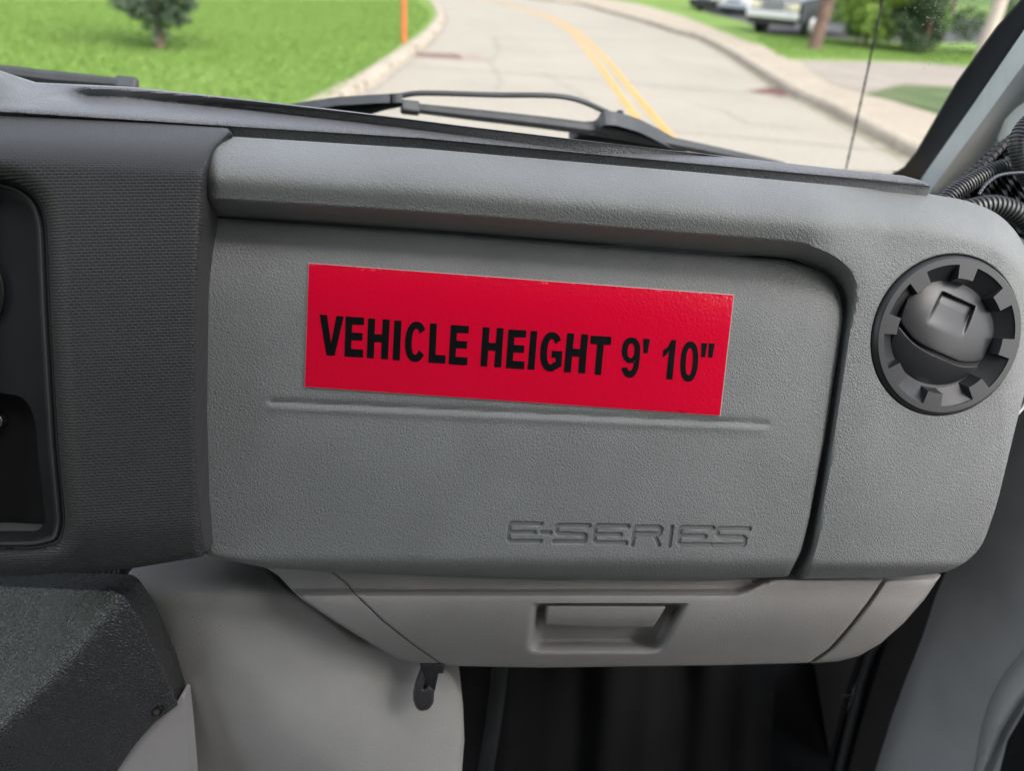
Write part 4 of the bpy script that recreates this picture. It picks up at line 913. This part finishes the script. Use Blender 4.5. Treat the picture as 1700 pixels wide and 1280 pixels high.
tree('leafy_shrub', db+np.array([-0.2, 1.2, 0]), 2.4, clumps(30, 1.35, 0.9, 0.25, 2.8, 0.42), 9000, 0.055, (0.02, 0.045, 0.02), (0.07, 0.11, 0.05), 'dark dense shrub directly left of the pale beige post', 'shrub', 0.05, group='shrubs along the right verge')
lb = gh([(1425, 72)], 0.12)[0]
tree('leafy_shrub', lb+np.array([0.0, 0.2, 0]), 1.2, clumps(14, 0.55, 0.5, 0.3, 1.4, 0.28), 2500, 0.05, (0.07, 0.16, 0.04), (0.20, 0.32, 0.10), 'low feathery green shrub at the rear of the parked pickup', 'shrub', 0.03, group='shrubs along the right verge')
tree('leafy_shrub', db+np.array([3.4, 1.5, 0]), 2.4, clumps(24, 1.3, 0.9, 0.25, 2.6, 0.42), 4000, 0.07, (0.02, 0.04, 0.025), (0.06, 0.10, 0.05), 'dark shrub seen in the gap between the pale post and the pillar', 'shrub', 0.05, group='shrubs along the right verge')
DL = ['distant broadleaf tree far off on the left beyond the lawn', 'tall broadleaf tree beyond the bend, second from the left', 'tallest broadleaf tree straight beyond the bend', 'round broadleaf tree beyond the bend over the parked cars', 'tall broadleaf tree behind the parking lot', 'lower broadleaf tree behind the shrubs on the right', 'broadleaf tree farthest to the right behind the pale post']
for i, (x, y, h) in enumerate([(-34, 52, 9), (-22, 75, 11), (-6, 92, 12), (10, 96, 10), (24, 84, 12), (34, 70, 9), (44, 58, 11)]):
    tree('broadleaf_tree', (x, y, -0.03), h, clumps(26, h*0.32, h*0.32, h*0.35, h, h*0.14), 2600, 0.33, (0.035, 0.08, 0.02), (0.10, 0.18, 0.05), DL[i], 'tree', h*0.025, group='trees beyond the bend')
# grass blades on the nearer lawn and verges
def tufts(name, region, n, z, hgt, avoid=None):
    lo, hi = np.array(region).min(0), np.array(region).max(0); P = rng.uniform(lo, hi, (n*3, 2)); P = P[inside(P, [np.array(region, float)])][:n]
    m = len(P); a = rng.uniform(0, math.pi, m); wd = 0.012*rng.uniform(0.5, 1.5, m); h = hgt*rng.uniform(0.5, 1.4, m)
    dx, dy = np.cos(a)*wd, np.sin(a)*wd; lx = rng.normal(0, 0.025, (m, 2))
    V = np.stack([np.c_[P[:, 0]-dx, P[:, 1]-dy, np.full(m, z)], np.c_[P[:, 0]+dx, P[:, 1]+dy, np.full(m, z)], np.c_[P+lx, z+h*0.55]], 1).reshape(-1, 3)
    o = mesh(name, V, [(3*i, 3*i+1, 3*i+2) for i in range(m)], leaf_mat(name+'_blades', (0.115, 0.21, 0.035), (0.18, 0.28, 0.065)), smooth=False, origin=np.zeros(3))
    return tag(o, kind='stuff')
tufts('grass', [tuple(p[:2]) for p in gh([(556, 156), (608, 118), (652, 82), (690, 53), (712, 33), (714, 18), (690, 0), (-30, 0), (-60, 220), (400, 220), (545, 166)], 0.12)], 140000, 0.12, 0.06)
tufts('verge_grass', [tuple(p[:2]) for p in gh([(1252, 60), (1290, 92), (1430, 97), (1610, 104), (1640, 84), (1400, 66), (1300, 58)], 0.12)], 12000, 0.12, 0.07)
pg = [tuple(p[:2]) for p in gh([(1440, 157), (1472, 147), (1500, 143), (1610, 149), (1700, 155), (1700, 215), (1565, 189), (1510, 174)], 0.12)]
sheet('grass_patch', pg, 0.134, ground_mat('hazed_grass', (0.075, 0.115, 0.045), (0.12, 0.155, 0.07), 1.2, fine=28))  # grass colour greyed to paint in the haze of the glass
# ---- parked vehicles
def wheel(name, c, ax, r, wd, parent, hubcol):
    ax = nrm(ax); mb = MB(); mb.cyl(c-ax*wd/2, c+ax*wd/2, r, r, 28); ty = mb.build('wheel', m_rub, parent, bevel=0.03)
    mb = MB(); mb.cyl(c+ax*(wd/2-0.01), c+ax*(wd/2+0.02), r*0.6, r*0.5, 20); mb.build('rim', hubcol, ty)
m_chrome = plain('chrome', (0.72, 0.73, 0.74), 0.3, metal=0.3)
m_dglass = plain('tinted_glass', (0.02, 0.025, 0.03), 0.08, spec=0.6)
m_lamp = plain('headlamp_lens', (0.75, 0.70, 0.52), 0.2, spec=0.6)
def vehicle(kind, base, yaw, side, wdt, paint, label, cat, group, parts):
    base = np.asarray(base, float); f = np.array([math.cos(yaw), math.sin(yaw), 0]); l = np.array([-f[1], f[0], 0])
    t = thing(kind, base, label, cat, group)
    def pt(x, y, z): return base+f*x+l*y+UP*z
    n = len(side); V = []
    for y, tw in ((-1, 1), (-0.93, 0), (0.93, 0), (1, 1)): pass
    secs = [(-1, 0.955), (-0.90, 1.0), (0.90, 1.0), (1, 0.955)]
    cx = sum(p[0] for p in side)/n; cz = sum(p[1] for p in side)/n
    for y, k in secs:
        for x, z in side:
            tum = 1-0.16*max(0, z-parts['belt'])/0.6
            V.append(pt(cx+(x-cx)*k, y*wdt/2*tum, cz+(z-cz)*k))
    F = []
    for s in range(3):
        for i in range(n): F.append((s*n+i, s*n+(i+1) % n, (s+1)*n+(i+1) % n, (s+1)*n+i))
    F += [tuple(range(n)), tuple(3*n+i for i in range(n))[::-1]]
    o = mesh('body', V, F, paint, t, sharp=30)
    for x, y, sg in ((parts['wf'], 1, 1), (parts['wf'], -1, -1), (parts['wr'], 1, 1), (parts['wr'], -1, -1)):
        wheel('wheel', pt(x, y*(wdt/2-0.08), parts['r']), l*sg, parts['r'], 0.24, t, m_chrome)
        mb = MB(); mb.cyl(pt(x, y*(wdt/2-0.11), parts['r']+0.02), pt(x, y*(wdt/2+0.003), parts['r']+0.02), parts['r']*1.18, parts['r']*1.18, 28); mb.build('wheel_arch', m_rub, t)
    L = parts['len']/2
    mb = MB(); ax = (f, l, UP)
    mb.box(pt(L+0.05, 0, parts['bz']), (0.10, wdt/2-0.02, 0.11), ax); mb.build('bumper', parts['bm'], t, bevel=0.04)
    mb = MB(); mb.box(pt(L+0.02, 0, parts['bz']-0.2), (0.06, wdt/2-0.08, 0.10), ax); mb.build('air_dam', m_rub, t, bevel=0.02)
    g = MB(); g.box(pt(L+0.015, 0, parts['gz']), (0.05, wdt*0.25, parts['gh']), ax); gg = g.build('grille', m_chrome, t, bevel=0.02)
    g = MB()
    for k in range(4): g.box(pt(L+0.06, 0, parts['gz']-parts['gh']*0.72+k*parts['gh']*0.48), (0.012, wdt*0.225, parts['gh']*0.15), ax)
    g.build('grille_slot', m_rub, gg)
    for s in (-1, 1):
        h = MB(); h.box(pt(L+0.0, s*wdt*0.37, parts['gz']), (0.05, wdt*0.095, parts['gh']*0.8), ax); h.build('headlight', m_lamp, t, bevel=0.03)
        mi = MB(); mi.box(pt(parts['mx'], s*(wdt/2+0.10), parts['belt']+0.12), (0.05, 0.10, 0.10), ax); mi.build('mirror', paint, t, bevel=0.03)
    wn = MB(); x0, z0, x1, z1 = parts['ws']
    wn.add([pt(x0+.02, -wdt*0.42, z0+.02), pt(x0+.02, wdt*0.42, z0+.02), pt(x1+.02, wdt*0.37, z1), pt(x1+.02, -wdt*0.37, z1)], [(0, 1, 2, 3)]); wn.build('windshield', m_dglass, t)
    for s in (-1, 1):
        wn = MB(); a, b_ = parts['sw']; zt = z1-0.02; zb = z0+.04; y0 = s*(wdt/2*(1-0.16*max(0, zb-parts['belt'])/0.6)+0.006); y1 = s*(wdt/2*(1-0.16*max(0, zt-parts['belt'])/0.6)+0.006)
        wn.add([pt(a, y0, zb), pt(b_, y0, zb), pt(b_+.1, y1, zt), pt(min(a, x1+0.0), y1, zt)], [(0, 1, 2, 3)]); wn.build('side_window', m_dglass, t)
    return t
navy = plain('dark_navy_paint', (0.018, 0.025, 0.04), 0.22, spec=0.6)
silver = plain('silver_blue_paint', (0.42, 0.46, 0.53), 0.3, metal=0.3)
dark = plain('dark_paint', (0.03, 0.035, 0.045), 0.25, spec=0.6)
truck_side = [(-2.7, 0.45), (2.65, 0.42), (2.74, 0.62), (2.74, 1.02), (2.62, 1.12), (1.55, 1.20), (1.25, 1.22), (0.75, 1.76), (-0.75, 1.80), (-0.95, 1.24), (-2.68, 1.22), (-2.75, 0.9)]
tp = dict(belt=1.2, wf=1.75, wr=-1.75, r=0.39, len=5.48, bz=0.62, bm=m_chrome, gz=0.90, gh=0.16, mx=0.95, ws=(1.25, 1.22, 0.75, 1.76), sw=(-0.7, 0.95))
fr0 = gh([(1271, 57)], 0.12)[0]; yaw = R_(270-45); fv = np.array([math.cos(yaw), math.sin(yaw), 0])
vehicle('pickup_truck', fr0-fv*2.85+np.array([0.1, 0.2, 0]), yaw, truck_side, 1.95, navy, 'dark pickup truck with a hood paled for its reflection, chrome grille and bumper parked behind the utility pole', 'pickup truck', 'cars parked across the street', tp)
# hood of the pickup: its reflection is painted in as silver
tk = [o for o in S.objects if o.name == 'pickup_truck'][0]; l_ = np.array([-fv[1], fv[0], 0]); bs = np.array(tk.location); bs = fr0-fv*2.85+np.array([0.1, 0.2, 0])
mb = MB(); P = lambda x, y, z: bs+fv*x+l_*y+UP*z
mb.add([P(2.70, -.92, 1.02), P(2.70, .92, 1.02), P(2.58, .93, 1.13), P(2.58, -.93, 1.13), P(1.32, .93, 1.225), P(1.32, -.93, 1.225)], [(0, 1, 2, 3), (3, 2, 4, 5)]); mb.build('hood', silver, tk)
car_side = [(-2.2, 0.30), (2.2, 0.28), (2.28, 0.5), (2.2, 0.72), (1.2, 0.92), (0.95, 0.96), (0.3, 1.42), (-1.0, 1.44), (-1.7, 1.02), (-2.2, 0.98), (-2.28, 0.6)]
cp = dict(belt=0.95, wf=1.35, wr=-1.35, r=0.32, len=4.5, bz=0.45, bm=dark, gz=0.63, gh=0.09, mx=0.8, ws=(0.95, 0.96, 0.3, 1.42), sw=(-1.3, 0.6))
c1 = gh([(1224, 26)], 0.12)[0]; vehicle('parked_car', c1-fv*2.3+np.array([-0.2, 0.4, 0]), yaw, car_side, 1.75, silver, 'silver car parked just left of the dark pickup', 'car', 'cars parked across the street', dict(cp, bm=silver))
c2 = gh([(1188, 22)], 0.12)[0]; vehicle('parked_car', c2-fv*2.3+np.array([-0.3, 2.0, 0]), yaw, car_side, 1.8, dark, 'dark car parked leftmost of the row across the street', 'car', 'cars parked across the street', cp)
